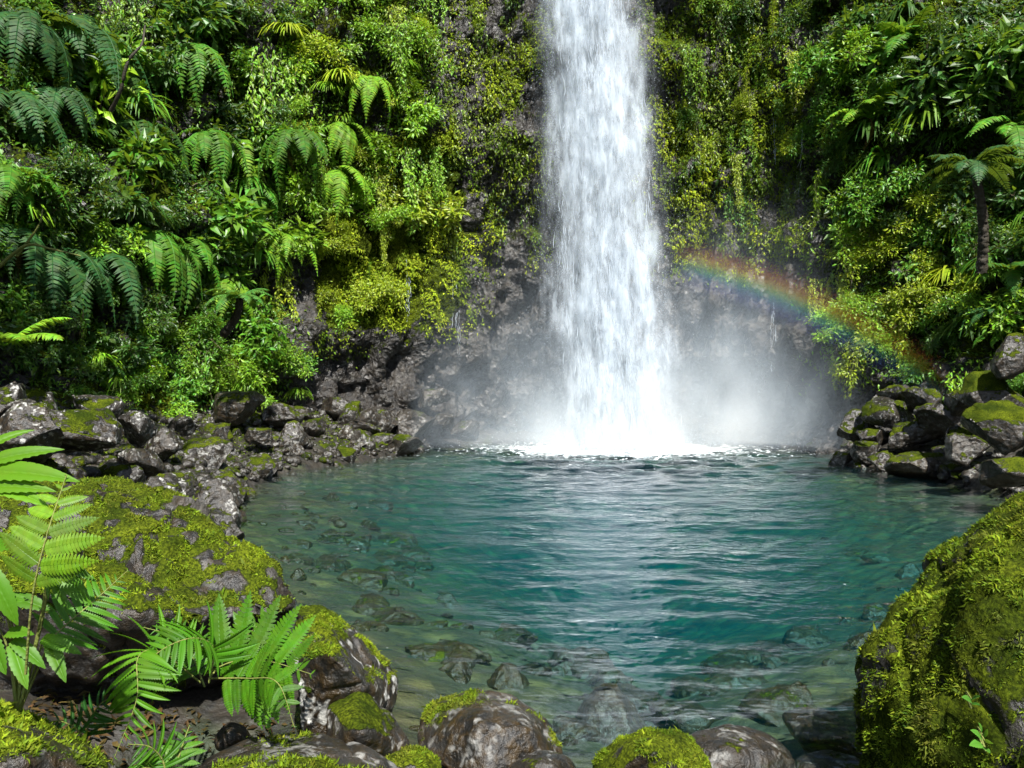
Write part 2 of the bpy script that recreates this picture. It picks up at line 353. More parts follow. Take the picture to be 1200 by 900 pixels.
POOL = np.array([(-3.0, 26.5), (-3.4, 24.8), (-4.6, 21.5), (-5.9, 18.9), (-5.5, 15.8), (-4.5, 11.6), (-3.3, 8.6), (-2.1, 6.8), (-1.2, 5.6), (-.6, 4.4), (.2, 4.0), (1.0, 3.8), (1.9, 3.8), (2.9, 4.2),
                 (4.8, 6.2), (8.0, 9), (9.7, 12.5), (9.8, 15.8), (9.9, 18.5), (9.2, 21), (10.3, 24.6), (9.6, 26.5), (7.6, 28.6), (4, 29.2), (1, 29.2), (-1.4, 28.2)])
def pool_dist(x, y):
    """signed distance to the shoreline, positive in the water"""
    x = np.asarray(x, float); y = np.asarray(y, float); d = np.full(x.shape, 1e9); inside = np.zeros(x.shape, bool); n = len(POOL)
    for i in range(n):
        a, b = POOL[i], POOL[(i + 1) % n]; ab = b - a
        t = np.clip(((x - a[0]) * ab[0] + (y - a[1]) * ab[1]) / (ab @ ab), 0, 1)
        d = np.minimum(d, np.hypot(x - a[0] - t * ab[0], y - a[1] - t * ab[1]))
        c = ((a[1] > y) != (b[1] > y)) & (x < (b[0] - a[0]) * (y - a[1]) / (b[1] - a[1] + 1e-12) + a[0]); inside ^= c
    return np.where(inside, d, -d)
def ground_z(x, y):
    d = pool_dist(x, y); x = np.asarray(x, float); y = np.asarray(y, float)
    p = np.stack([x.ravel(), y.ravel(), np.zeros(x.size)], 1)
    n = (fbm(p * .7, 3, 5) - .5).reshape(x.shape); n2 = (fbm(p * 2.5, 3, 6) - .5).reshape(x.shape)
    water = -.10 - .17 * np.minimum(d, 2.1) - .42 * np.clip(d - 2.1, 0, 8)
    water = np.maximum(water, -3.0)
    far = smooth(6, 10, y)
    land = np.minimum(.06 + (.14 + .30 * far) * (-d), .65 + 1.0 * far)
    land = land - .75 * np.exp(-((x + 1.75) / .75) ** 2 - ((y - 4.1) / .7) ** 2)
    return np.where(d > 0, water, land) + n * np.where(d > 0, .35, .35) * np.clip(np.abs(d), .1, 1) + n2 * .12
gx = np.concatenate([[-400, -120, -50], np.linspace(-24, 24, 193), [50, 120, 400]]); gy = np.concatenate([[-400, -120, -50, -25], np.linspace(-12, 36, 193), [50, 120, 400]])
X, Y = np.meshgrid(gx, gy); GZ = ground_z(X, Y)
ground = link('ground', mesh_np('ground', np.stack([X, Y, GZ], -1).reshape(-1, 3), grid_faces(len(gy), len(gx))), M_GROUND, kind='structure', label='stony pool bed and dark earth banks')

# pool: rows get finer towards the camera
def wave(x, y):
    dx, dy = x - 3.6, y - 25.8; r = np.hypot(dx, dy * 1.0); near = np.exp(-(r / 7.0) ** 2)
    p = np.stack([x.ravel() * .55, y.ravel() * 1.25, np.zeros(x.size)], 1)
    h = .085 * (fbm(p, 3, 41) - .5).reshape(x.shape) + .05 * (fbm(p * 2.9 + 7, 3, 42) - .5).reshape(x.shape)
    h += .020 * np.sin(r * 3.3 + 5 * (fbm(p * .6, 2, 43) - .5).reshape(x.shape)) * np.exp(-r / 14)
    h += near * .45 * (fbm(p * 2.2, 4, 44) - .5).reshape(x.shape)
    return h
wy = [3.4]
while wy[-1] < 30: wy.append(wy[-1] + .036 + .0050 * (wy[-1] - 3.4))
wy = np.array(wy); nx = 250; u = np.linspace(0, 1, nx)
xl = -9 * np.ones_like(wy); xr = np.interp(wy, [3.4, 8, 30], [7.0, 13.5, 13.5]); xl = np.interp(wy, [3.4, 9, 14, 30], [-2.2, -6, -9, -9])
WX = xl[:, None] + (xr - xl)[:, None] * u[None]; WY = np.repeat(wy[:, None], nx, 1); WZ = wave(WX, WY)
rr = np.hypot((WX - 3.7) / 1.35, (WY - 25.9) * 1.15)
foam = np.exp(-(rr / 2.4) ** 2) * .55 + .36 * np.exp(-(rr / 4.6) ** 2) + .13 * np.exp(-(rr / 9) ** 2)
foam += .06 * np.clip(1 - np.abs(pool_dist(WX, WY)) / .5, 0, 1) * smooth(9, 14, WY)
top = np.stack([WX, WY, WZ], -1); nrw = len(wy)
bot = top.copy(); bot[..., 2] = -4.5
vv = np.concatenate([top.reshape(-1, 3), bot.reshape(-1, 3)]); o = nrw * nx
ft = grid_faces(nrw, nx); fb = None
rim = np.concatenate([np.arange(nx), np.arange(1, nrw) * nx + nx - 1, (nrw - 1) * nx + np.arange(nx - 2, -1, -1), np.arange(nrw - 2, 0, -1) * nx])
rn = np.roll(rim, -1); fs = np.stack([rn, rim, rim + o, rn + o], 1)
pool = link('pool_water', mesh_np('pool_water', vv, [ft, fs, (rim[::-1] + o)[None]], True, {'foam': np.concatenate([foam.ravel(), np.zeros(o)])}), M_WATER, kind='structure', label='clear teal plunge pool below the waterfall')

# ------------------------------------------------------------------ rocks
def ico(sub):
    bm = bmesh.new(); bmesh.ops.create_icosphere(bm, subdivisions=sub, radius=1)
    v = np.array([x.co[:] for x in bm.verts]); f = np.array([[w.index for w in p.verts] for p in bm.faces]); bm.free(); return norm(v), f
ICO = {s: ico(s) for s in (3, 4, 5, 6)}
def vert_normals(v, f):
    n = np.zeros_like(v); fnm = np.cross(v[f[:, 1]] - v[f[:, 0]], v[f[:, 2]] - v[f[:, 0]])
    for k in range(3): np.add.at(n, f[:, k], fnm)
    return norm(n)
def rock_mesh(seed, sub=4, cuts=9, squash=(1, 1, .7), rough=.10):
    u, f = ICO[sub]; r = np.random.default_rng(seed); v = u.copy()
    for _ in range(cuts):
        n = norm(r.normal(size=3)); d = r.uniform(.42, .82); e = np.maximum(0, v @ n - d); v = v - n * e[:, None] * .93
    v = v * np.array(squash)
    n = vert_normals(v, f)
    v = v + n * (rough * 2.2 * (fbm(v * 1.6 + seed, 3, seed) - .5) + rough * 1.1 * (fbm(v * 4 + seed, 4, seed + 1) - .5) + rough * .5 * (fbm(v * 13 + seed, 3, seed + 2) - .5))[:, None]
    n = vert_normals(v, f); m = np.clip(.5 * smooth(-.1, .8, n[:, 2]) + .9 * (fbm(v * 2.2 + seed, 4, seed + 9) - .38), 0, 1)
    return mesh_np('rock', v, f, True, {'moss': m})
def hull_rock(pts, seed, sub=6, rough=.05, facet=.5, smooth_it=6):
    """boulder from the corner points of its silhouette and faces; returns world vertices around its centre"""
    bm = bmesh.new()
    for p in pts: bm.verts.new(p)
    res = bmesh.ops.convex_hull(bm, input=bm.verts[:]); bmesh.ops.recalc_face_normals(bm, faces=bm.faces[:])
    bvh = BVHTree.FromBMesh(bm); lo = np.min(pts, 0); hi = np.max(pts, 0); c = np.mean(pts, 0)
    u, f = ICO[sub]; R = np.linalg.norm(hi - lo) * 2; rad = np.zeros(len(u)); cen = Vector(c)
    for i, d in enumerate(u):
        h = bvh.ray_cast(cen, Vector(d)); rad[i] = h[3] if h[0] is not None else .1
    bm.free()
    e = np.concatenate([f[:, [0, 1]], f[:, [1, 2]], f[:, [2, 0]]]); e = np.unique(np.sort(e, 1), axis=0)
    v = u * rad[:, None]; deg = np.bincount(e.ravel(), minlength=len(v))[:, None]
    for _ in range(smooth_it):
        acc = np.zeros_like(v); np.add.at(acc, e[:, 0], v[e[:, 1]]); np.add.at(acc, e[:, 1], v[e[:, 0]]); v = .4 * v + .6 * acc / deg
    n = vert_normals(v, f); s = np.linalg.norm(hi - lo)
    f1, f2, cid = worley(v * 2.3 + .3 * fbm(v * 3, 2, seed)[:, None] + seed, seed)
    h = rough * s * (1.3 * (fbm(v * 1.4 + seed, 3, seed) - .5) + .35 * (fbm(v * 5 + seed, 4, seed + 1) - .5) + .10 * (fbm(v * 17, 3, seed + 2) - .5)) \
        + rough * s * facet * ((cid - .5) * .5 - .35 * np.exp(-((f2 - f1) / .06) ** 2))
    v = v + n * h[:, None]; return c, v, f
HERO = []
def hero(label, pts, col, seed, sub=6, mossf=None, rough=.05, facet=.5, smooth_it=6, name='boulder'):
    c, v, f = hull_rock([P(*p) for p in pts], seed, sub, rough, facet, smooth_it)
    n = vert_normals(v, f); w = v + c
    m = np.clip(.55 * smooth(-.1, .75, n[:, 2]) + 1.0 * (fbm(w * 2.4 + seed, 4, seed + 9) - .42), 0, 1) if mossf is None else mossf(w, n)
    o = link(name, mesh_np(name, v, f, True, {'moss': m}), M_ROCK, label=label, cat='boulder' if name == 'boulder' else 'rock', loc=c)
    o.color = (*col, 1); HERO.append((o, w, n, f, m)); return o, w, n, f, m

def moss_tufts(rock, w, n, f, mask, count, size, c1, c2, seed=0, thresh=.5, flow=.5):
    """short leafy moss shoots standing on a rock, as one part of it"""
    r = np.random.default_rng(seed); a, b, c = w[f[:, 0]], w[f[:, 1]], w[f[:, 2]]
    area = np.linalg.norm(np.cross(b - a, c - a), axis=1); mf = mask[f].mean(1)
    prob = area * smooth(thresh - .12, thresh + .12, mf); prob /= prob.sum()
    i = r.choice(len(f), count, p=prob); s, t = r.random(count), r.random(count); sw = s + t > 1; s[sw] = 1 - s[sw]; t[sw] = 1 - t[sw]
    p = a[i] + (b - a)[i] * s[:, None] + (c - a)[i] * t[:, None]; nn = norm(n[f[i]].mean(1))
    clump = fbm(p * 16, 2, seed + 3); keep = clump > .30; p, nn, clump = p[keep], nn[keep], clump[keep]; N = len(p)
    d = norm(nn * .55 + r.normal(size=(N, 3)) * .55 + np.array([0, 0, -flow])[None] * (1 - nn[:, 2:3]))
    L = size * (.5 + r.random(N)) * (.5 + 1.3 * smooth(.4, .7, clump)); L = L * np.where(r.random(N) > .99, 2.0, 1)
    v, fc = scatter(BLADE_V * np.array([1, .32, 1]), BLADE_F, frames(d, nn + r.normal(size=(N, 3)) * .5), p - nn * .004, L)
    k = np.clip(1.6 * (fbm(p * 3.2, 3, seed + 5) - .5) + .5 + r.normal(size=N) * .16, 0, 1)[:, None]
    br = smooth(.56, .68, fbm(p * 5.0, 3, seed + 6))[:, None] * .45; tint = np.array(c1) * (1 - k) + np.array(c2) * k; tint = np.repeat(tint * (1 - br) + np.array([.10, .085, .015]) * br, 5, 0)
    v = v - np.array(rock.location)
    return link('moss', mesh_np('moss', v, fc, True, None, {'tint': tint}), M_MOSS, parent=rock, kind='stuff')

YG1, YG2 = (.045, .085, .005), (.200, .275, .010)
DG1, DG2 = (.022, .055, .004), (.10, .16, .010)
up = lambda lo, hi, s, sc, amt, bias: (lambda w, n: np.clip(smooth(lo, hi, n[:, 2]) * .6 + amt * (fbm(w * sc + s, 4, s) - .5) + bias, 0, 1))
bigA = hero('long moss-covered boulder sloping to the water behind the bright ferns',
     [(-60, 590, 5.4), (60, 560, 6.0), (130, 546, 6.2), (190, 575, 6.2), (250, 615, 6.0), (310, 655, 5.7), (353, 692, 5.3), (-60, 690, 4.5), (60, 690, 4.35), (150, 722, 4.35), (250, 722, 4.6), (330, 716, 4.85), (356, 703, 5.05),
      (-40, 860, 5.1), (150, 850, 5.3), (250, 820, 5.5), (330, 770, 5.6), (0, 640, 7.4), (150, 640, 7.6), (300, 700, 7.0)], (.5, .12, .5), 3, mossf=up(-.2, .5, 3, 8.0, 2.3, .13), rough=.06, facet=.7)
moss_tufts(*bigA[:4], bigA[4], 130000, .0140, YG1, YG2, 5, .54)
bigJ = hero('massive rounded boulder thick with moss standing in the pool edge',
     [(1250, 560, 4.4), (1200, 577, 4.6), (1165, 597, 4.7), (1130, 622, 4.7), (1090, 650, 4.7), (1060, 690, 4.6), (1035, 725, 4.5), (1004, 765, 4.4), (1006, 800, 4.3), (1020, 850, 4.2), (1018, 930, 4.2),
      (1090, 730, 3.95), (1160, 690, 3.7), (1230, 660, 3.5), (1070, 860, 3.7), (1130, 900, 3.5), (1250, 900, 3.2), (1200, 1000, 3.4), (1350, 640, 4.3), (1350, 900, 4.0), (1220, 620, 5.6), (1150, 700, 5.6), (1120, 760, 5.4)], (.52, .10, .3), 12,
     mossf=lambda w, n: np.clip(.62 + .35 * n[:, 2] + 1.2 * (fbm(w * 2.6, 4, 4) - .5) - .25 * smooth(3.0, 3.4, w[:, 0]) * (1 - smooth(1.0, 1.3, w[:, 2])), 0, 1), rough=.05)
moss_tufts(*bigJ[:4], bigJ[4], 150000, .0138, DG1, YG2, 8, .42)
b = hero('boulder with white lichen patches beside the fern at the pool edge',
     [(345, 706, 4.9), (378, 700, 5.0), (425, 738, 5.0), (467, 793, 4.95), (466, 835, 4.8), (420, 880, 4.5), (350, 870, 4.4), (340, 770, 4.5), (390, 765, 4.3), (430, 800, 4.4), (420, 760, 5.7), (370, 790, 5.9)], (.40, .95, .7), 21)
moss_tufts(*b[:4], b[4], 22400, .011, YG1, YG2, 9, .66)
c_ = hero('brown wet boulder wedged under the lichen-spotted boulder',
     [(372, 822, 4.4), (420, 800, 4.5), (462, 830, 4.5), (487, 872, 4.4), (480, 910, 4.3), (375, 910, 4.1), (420, 850, 3.95), (440, 860, 5.0)], (.28, .5, .9), 33, 5)
d_ = hero('rounded brown boulder with moss streaks half in the shallow water',
     [(486, 852, 4.55), (503, 826, 4.6), (560, 802, 4.7), (602, 808, 4.7), (646, 840, 4.6), (664, 884, 4.4), (650, 920, 4.2), (560, 930, 4.0), (490, 890, 4.3), (560, 845, 4.15), (620, 850, 4.2), (575, 830, 5.2), (630, 860, 5.0)], (.24, .3, .95), 41)
moss_tufts(*d_[:4], d_[4], 12000, .011, YG1, YG2, 10, .80)
e_ = hero('broad grey boulder with a thin moss rim below the ferns',
     [(222, 888, 3.7), (290, 862, 3.9), (380, 855, 4.0), (440, 872, 3.95), (495, 905, 3.8), (480, 980, 3.5), (200, 960, 3.3), (330, 900, 3.2), (350, 900, 4.4), (440, 930, 4.2)], (.33, .35, .6), 52)
moss_tufts(*e_[:4], e_[4], 9000, .014, YG1, YG2, 11, .70)
f_ = hero('mossy brown boulder below the broad-leaved plant',
     [(-60, 800, 3.0), (0, 822, 3.1), (60, 846, 3.1), (145, 897, 3.0), (120, 960, 2.8), (-60, 960, 2.5), (20, 880, 2.6), (0, 860, 3.6), (100, 910, 3.5)], (.5, .25, .8), 63)
moss_tufts(*f_[:4], f_[4], 18000, .014, YG1, YG2, 12, .52)
g_ = hero('small boulder capped with bright yellow-green moss in the shallows',
     [(688, 892, 4.3), (720, 864, 4.4), (758, 850, 4.45), (805, 856, 4.4), (845, 890, 4.3), (850, 940, 4.1), (690, 940, 4.1), (760, 870, 4.0), (770, 870, 4.9)], (.55, .2, .6), 71, 5, mossf=up(-.1, .5, 7, 5, 1.2, .3))
moss_tufts(*g_[:4], g_[4], 24000, .011, YG1, YG2, 13, .5)
h_ = hero('bare grey wet boulder leaning against the moss-capped one',
     [(795, 862, 4.7), (850, 848, 4.8), (900, 856, 4.8), (932, 884, 4.6), (945, 940, 4.4), (800, 940, 4.3), (860, 880, 4.4), (870, 870, 5.2)], (.22, .3, .5), 77, 5)
i_ = hero('flat dark slab lying awash beside the massive mossy boulder',
     [(905, 830, 5.3), (960, 822, 5.45), (1045, 850, 5.2), (1050, 885, 4.9), (935, 872, 4.9), (960, 860, 4.9), (960, 900, 5.3), (1040, 900, 5.2)], (.1, .2, .7), 83, 5, name='rock_slab')
k_ = hero('pale flat stone sunk in front of the dark slab',
     [(925, 888, 4.75), (965, 876, 4.85), (1015, 886, 4.8), (1030, 915, 4.5), (940, 920, 4.45), (970, 930, 4.7)], (.1, .6, .6), 88, 5, name='rock_slab')
l_ = hero('small mossy stone between the wet brown boulders', [(440, 892, 4.15), (470, 874, 4.2), (505, 876, 4.2), (525, 900, 4.1), (510, 935, 3.95), (440, 935, 3.9), (480, 890, 3.95), (480, 890, 4.4)], (.55, .2, .6), 90, 5)
moss_tufts(*l_[:4], l_[4], 8000, .011, YG1, YG2, 15, .5)
m_ = hero('small brown stone in the dark hollow under the fern', [(250, 862, 4.2), (268, 846, 4.25), (288, 852, 4.25), (292, 872, 4.1), (250, 885, 4.0), (270, 860, 4.0), (270, 870, 4.5)], (.2, .3, .95), 95, 4)
h2 = hero('grey stone showing between the front boulders at the shallows', [(590, 895, 4.05), (630, 878, 4.1), (672, 886, 4.1), (690, 930, 3.9), (590, 940, 3.8), (640, 890, 3.8), (640, 890, 4.4)], (.15, .5, .6), 97, 4)

ROCKS = [rock_mesh(100 + i, 5, 13 + i % 5, (1, .85 + .05 * (i % 4), .62 + .06 * (i % 3)), .10) for i in range(9)]
def put_rock(i, p, size, rz, col, label, group=None, name='rock', tilt=0.0):
    if group and name == 'rock':
        w = ('big ' if size[0] > .42 else 'small ' if size[0] < .24 else '') + ('moss-topped ' if col[0] > .43 else 'lichen-speckled ' if col[1] > .48 else 'bare '); label = w + label; group = w + group
    me = (SUNK if name == 'sunken_stone' else ROCKS)[i % 9]; o = link(name, me, M_ROCK, label=label, cat='rock', group=group, loc=p)
    o.scale = size; o.rotation_euler = (tilt, tilt * .6, rz); o.color = (*col, 1); return o
# rocks seen one by one: centre px, base py, width px, height px, distance
NAMED = [
 (470, 534, 62, 32, 24.3, (.45, .35, .4), 'dark rock with moss flecks ending the rock bank by the mist'),
 (425, 537, 44, 32, 23.4, (.40, .5, .3), None), (408, 506, 46, 42, 24.6, (.62, .3, .4), 'upright rock with a bright moss cap on the rock bank tip'),
 (380, 538, 62, 28, 22.0, (.36, .5, .4), None), (345, 533, 52, 36, 21.0, (.42, .4, .5), None), (302, 555, 52, 26, 18.0, (.52, .3, .6), 'low mossy rock pointing into the teal water from the rock bank'),
 (265, 594, 54, 46, 14.6, (.50, .2, .5), 'mossy rock at the waterline below the low pointed one'), (228, 566, 84, 62, 16.2, (.42, .45, .5), 'big grey rock with moss top amid the rock bank'),
 (281, 494, 76, 44, 20.5, (.36, .25, .8), 'large brown rock high on the rock bank under the green slope'), (212, 514, 46, 36, 18.2, (.25, .4, .2), 'dark rounded rock beside the moss slope'),
 (243, 640, 96, 74, 12.2, (.30, .6, .5), 'dark craggy rock at the water behind the long mossy boulder'), (202, 604, 66, 52, 10.6, (.25, 1.0, .3), 'pale lichen-crusted rock behind the long mossy boulder'),
 (105, 540, 125, 82, 10.4, (.40, .95, .7), 'large rock spotted white with lichen above the long mossy boulder'), (30, 545, 110, 70, 9.4, (.38, .8, .6), 'lichen-spotted rock partly behind the broad leaves'),
 (110, 497, 66, 42, 12.6, (.35, .9, .4), None), (40, 500, 76, 50, 11.2, (.35, .9, .4), None), (165, 522, 54, 44, 13.2, (.33, .6, .3), None), (160, 566, 66, 50, 11.4, (.3, .6, .5), None), (5, 495, 70, 54, 10, (.3, .9, .5), None),
 (332, 502, 58, 28, 21.5, (.5, .3, .4), None), (365, 512, 40, 26, 22.4, (.45, .3, .5), None), (300, 525, 46, 32, 19.5, (.5, .3, .5), None), (195, 540, 52, 36, 14.4, (.38, .5, .5), None), (255, 520, 44, 30, 18.6, (.5, .3, .5), None)]
NAMED_R = [
 (1083, 560, 80, 36, 18.2, (.36, .35, .75), 'broad flat brown rock at the waterline under the rainbow'), (1010, 548, 44, 42, 20.4, (.42, .45, .4), None), (1000, 522, 54, 38, 22, (.40, .5, .4), None),
 (1040, 502, 66, 44, 21.3, (.35, .8, .3), 'pale bluish-grey rock where the rainbow ends'), (1062, 532, 54, 44, 20, (.45, .35, .4), None), (1104, 514, 64, 48, 19.4, (.42, .4, .5), None), (1052, 480, 60, 36, 21.6, (.45, .4, .5), None),
 (1132, 544, 64, 52, 17.2, (.40, .3, .5), None), (1160, 486, 84, 48, 17, (.62, .2, .5), 'moss-capped rock at the top of the rainbow-side rock pile'), (1178, 528, 84, 62, 15.4, (.60, .2, .5), 'mossy rock ledge above the massive mossy boulder'),
 (1185, 578, 94, 56, 14.2, (.42, .2, .5), 'dark mossy rock at the waterline above the massive mossy boulder'), (1190, 446, 60, 50, 16.4, (.46, .12, .5), 'dark square-cut rock below the ferny slope on the rainbow side'), (986, 552, 36, 28, 21, (.35, .5, .4), None), (1032, 554, 44, 30, 19.4, (.4, .4, .5), None),
 (1085, 488, 54, 40, 20.4, (.42, .4, .5), None), (1125, 490, 50, 40, 18.8, (.5, .3, .5), None), (1020, 525, 40, 30, 21, (.4, .4, .4), None)]
LS = 'basalt rock in the bank on the fern side of the pool'; RS = 'basalt rock in the pile on the rainbow side of the pool'
for side, lst in ((0, NAMED), (1, NAMED_R)):
    for i, (cx, by, w, h, d, col, lab) in enumerate(lst):
        p = P(cx, by - h * .45, d); s = w * d / FPX * .54; sz = h * d / FPX * .56 / .66
        put_rock(i * 5 + side, p, (s, s * .9, sz), rng.uniform(0, 6.28), (min(.66, col[0] + (.06, .13)[side]), col[1] * (1, .6)[side], col[2]), lab or (LS, RS)[side], None if lab else ('rocks of the fern-side bank', 'rocks of the rainbow-side pile')[side], tilt=rng.uniform(-.2, .2))
# the smaller ones between them
def fill_rocks(n, xr, yr, dr, smin, smax, label, group, tries=4000):
    k = 0
    for _ in range(tries):
        if k >= n: break
        x, y = rng.uniform(*xr), rng.uniform(*yr); d = float(pool_dist(np.array([x]), np.array([y]))[0])
        if not (dr[0] < d < dr[1]): continue
        z = float(ground_z(np.array([x]), np.array([y]))[0]); s = smin + (smax - smin) * rng.random() ** 2.2
        put_rock(int(rng.integers(9)), (x, y, z + s * .12), (s, s * rng.uniform(.75, 1.0), s * rng.uniform(.8, 1.15)), rng.uniform(0, 6.28), (rng.uniform(.34, .68), rng.uniform(.1, .55), rng.uniform(.2, .9)), label, group, tilt=rng.uniform(-.35, .35)); k += 1
fill_rocks(60, (-6.8, -1.8), (6.5, 25.5), (-.9, .1), .10, .34, LS, 'rocks of the fern-side bank')
fill_rocks(125, (-9.5, -2.6), (8.5, 25.5), (-3.0, .15), .14, .55, LS, 'rocks of the fern-side bank')
fill_rocks(60, (8.8, 12.6), (13, 25.5), (-2.2, .15), .16, .55, RS, 'rocks of the rainbow-side pile')
# pebbles and moss filling the gaps of the banks
PV, PF = ico(2); PV = PV * np.array([1, .85, .65]); PV = PV + vert_normals(PV, PF) * (.35 * (fbm(PV * 1.7, 3, 5) - .5))[:, None]
def bank_fill(xr, yr, n, label):
    x, y = rng.uniform(*xr, n * 4), rng.uniform(*yr, n * 4); d = pool_dist(x, y); k = np.where((d < .12) & (d > -3.4))[0][:n]; x, y = x[k], y[k]; m = len(k)
    s = .045 + .14 * rng.random(m) ** 2.5; z = ground_z(x, y) + s * .2; v, f = scatter(PV, PF, frames(rng.normal(size=(m, 3)) * [1, 1, .2], rng.normal(size=(m, 3)) * .3 + [0, 0, 1]), np.stack([x, y, z], 1), s)
    o = link('pebbles', mesh_np('pebbles', v, f, True, {'moss': np.repeat(rng.uniform(.15, .6, m), len(PV))}), M_ROCK, label=label, cat='pebbles', kind='stuff'); o.color = (.5, .3, .4, 1)
bank_fill((-9.5, -.8), (5.5, 25.5), 1900, 'small stones filling the gaps of the fern-side rock bank'); bank_fill((8.8, 13), (12, 25.5), 650, 'small stones filling the gaps of the rainbow-side rock pile')
def bank_moss(xr, yr, n, dmin, label):
    x, y = rng.uniform(*xr, n), rng.uniform(*yr, n); d = pool_dist(x, y); q_ = np.stack([x, y, 0 * x], 1); k = (d < dmin) & (d > -5) & (fbm(q_ * 1.1, 3, 65) > .47); x, y = x[k], y[k]; m = len(x)
    p = np.stack([x, y, ground_z(x, y)], 1); v, f = scatter(BLADE_V * np.array([1, .4, 1]), BLADE_F, frames(rng.normal(size=(m, 3)) * [1, 1, .3] + [0, 0, .7], rand_dirs(m)), p, rng.uniform(.03, .09, m)); kk = rng.random((m, 1))
    link('bank_moss', mesh_np('bank_moss', v, f, True, None, {'tint': np.repeat(np.array([.03, .06, .005]) * (1 - kk) + np.array([.15, .20, .010]) * kk, 5, 0)}), M_MOSS, label=label, cat='moss', kind='stuff')
bank_moss((-10, -3), (8, 25), 55000, -.8, 'low moss growing over the fern-side bank between its rocks')
# sunken stones
SUNK = [m.copy() for m in ROCKS]
for m in SUNK: m.materials.clear(); m.materials.append(M_SUNK)
k = 0; UL = 'rounded brown stone lying on the bed under the clear shallow water'
while k < 190:
    x, y = rng.uniform(-5.5, 6.5), rng.uniform(4.4, 15) if k < 150 else rng.uniform(10, 18); d = float(pool_dist(np.array([x]), np.array([y]))[0])
    if not .05 < d < 3.4: continue
    z = float(ground_z(np.array([x]), np.array([y]))[0]); s = .09 + .42 * rng.random() ** 2.0
    if z + s * .8 > -.04: s = max(.06, (-.06 - z) * .8)
    put_rock(int(rng.integers(9)), (x, y, z), (s, s * .85, s * .8), rng.uniform(0, 6.28), (rng.uniform(.05, .35), rng.uniform(0, .12), rng.uniform(.6, 1)), UL, 'stones under the shallow water', name='sunken_stone'); k += 1
# blocks at the cliff foot
CB = 'angular block at the foot of the bare cliff between rock bank and waterfall'
for (cx, by, w, h, d) in [(350, 500, 40, 30, 23.6), (440, 505, 48, 36, 25.2), (485, 510, 50, 40, 25.6), (520, 505, 40, 30, 26.4), (545, 515, 40, 30, 26.8), (505, 480, 40, 30, 26.4), (420, 515, 44, 30, 24.6), (395, 490, 40, 30, 25.0)]:
    p = P(cx, by - h * .4, d); s = w * d / FPX * .6
    put_rock(int(rng.integers(9)), p, (s, s, h * d / FPX * .85), rng.uniform(0, 6.28), (.30, .25, .5), CB, 'blocks at the cliff foot')

# ------------------------------------------------------------------ plants on the cliff
def shrub_meshes(seed, tips=60, per=17, leaf=.15, wide=1.0, droop=.35):
    r = np.random.default_rng(seed); br = []; lp, ld_, ln = [], [], []
    for b_ in range(9):
        az = r.uniform(-1.5, 1.5); el = r.uniform(-.25, 1.1); L = r.uniform(.6, 1.0)
        d = np.array([math.sin(az) * math.cos(el), math.cos(az) * math.cos(el), math.sin(el)])
        t = np.linspace(0, 1, 6)[:, None]; pts = d * L * t + np.array([0, 0, -droop * L]) * t ** 2.2 + r.normal(size=(6, 3)) * .02 * t
        br.append(tube(pts, np.linspace(.022, .006, 6), 4))
        for k_ in range(tips // 9 + 1):
            tt = r.uniform(.45, 1.0); bp = d * L * tt + np.array([0, 0, -droop * L]) * tt ** 2.2; sd = norm(d * .5 + r.normal(size=3) * .75); sl = r.uniform(.1, .32)
            tip = bp + sd * sl; br.append(tube(np.array([bp, bp + sd * sl * .5 + [0, 0, .01], tip]), [.007, .005, .003], 3))
            q_ = tip + r.normal(size=(per, 3)) * np.array([.085, .085, .06]) * wide - sd * r.uniform(0, .2, (per, 1))
            lp.append(q_); ld_.append(norm((q_ - tip) * 6 + sd * .5 + r.normal(size=(per, 3)) * .35 + [0, .15, -.25])); ln.append(norm(r.normal(size=(per, 3)) * .45 + [0, .45, .8]))
    lp, ld_, ln = map(np.concatenate, (lp, ld_, ln)); N = len(lp)
    fv, ff = scatter(LEAF_V, LEAF_F, frames(ld_, ln), lp, leaf * r.uniform(.6, 1.3, N))
    sv, sf = merge(br)
    return mesh_np('foliage', fv, ff, False), mesh_np('branches', sv, sf)
def strap_meshes(seed):
    r = np.random.default_rng(seed); parts = []; root = []
    for i in range(70):
        az = r.uniform(-1.9, 1.9); L = r.uniform(.5, 1.1); up_ = r.uniform(.2, 1.0); t = np.linspace(0, 1, 6)
        c = np.stack([math.sin(az) * L * t, math.cos(az) * L * t, L * (up_ * t - (.5 + up_) * t ** 2)], 1) + r.normal(size=3) * .06; sd = np.array([math.cos(az), -math.sin(az), 0]); w = .035 * np.array([.6, 1, 1, .8, .5, .05])
        v = np.stack([c - sd * w[:, None], c + sd * w[:, None]], 1).reshape(-1, 3); parts.append((v, grid_faces(6, 2)))
    for i in range(5): root.append(tube(np.array([[0, -.1, 0], [r.normal() * .05, .05, .06]]), [.04, .02], 5))
    return mesh_np('foliage', *merge(parts), False), mesh_np('branches', *merge(root))
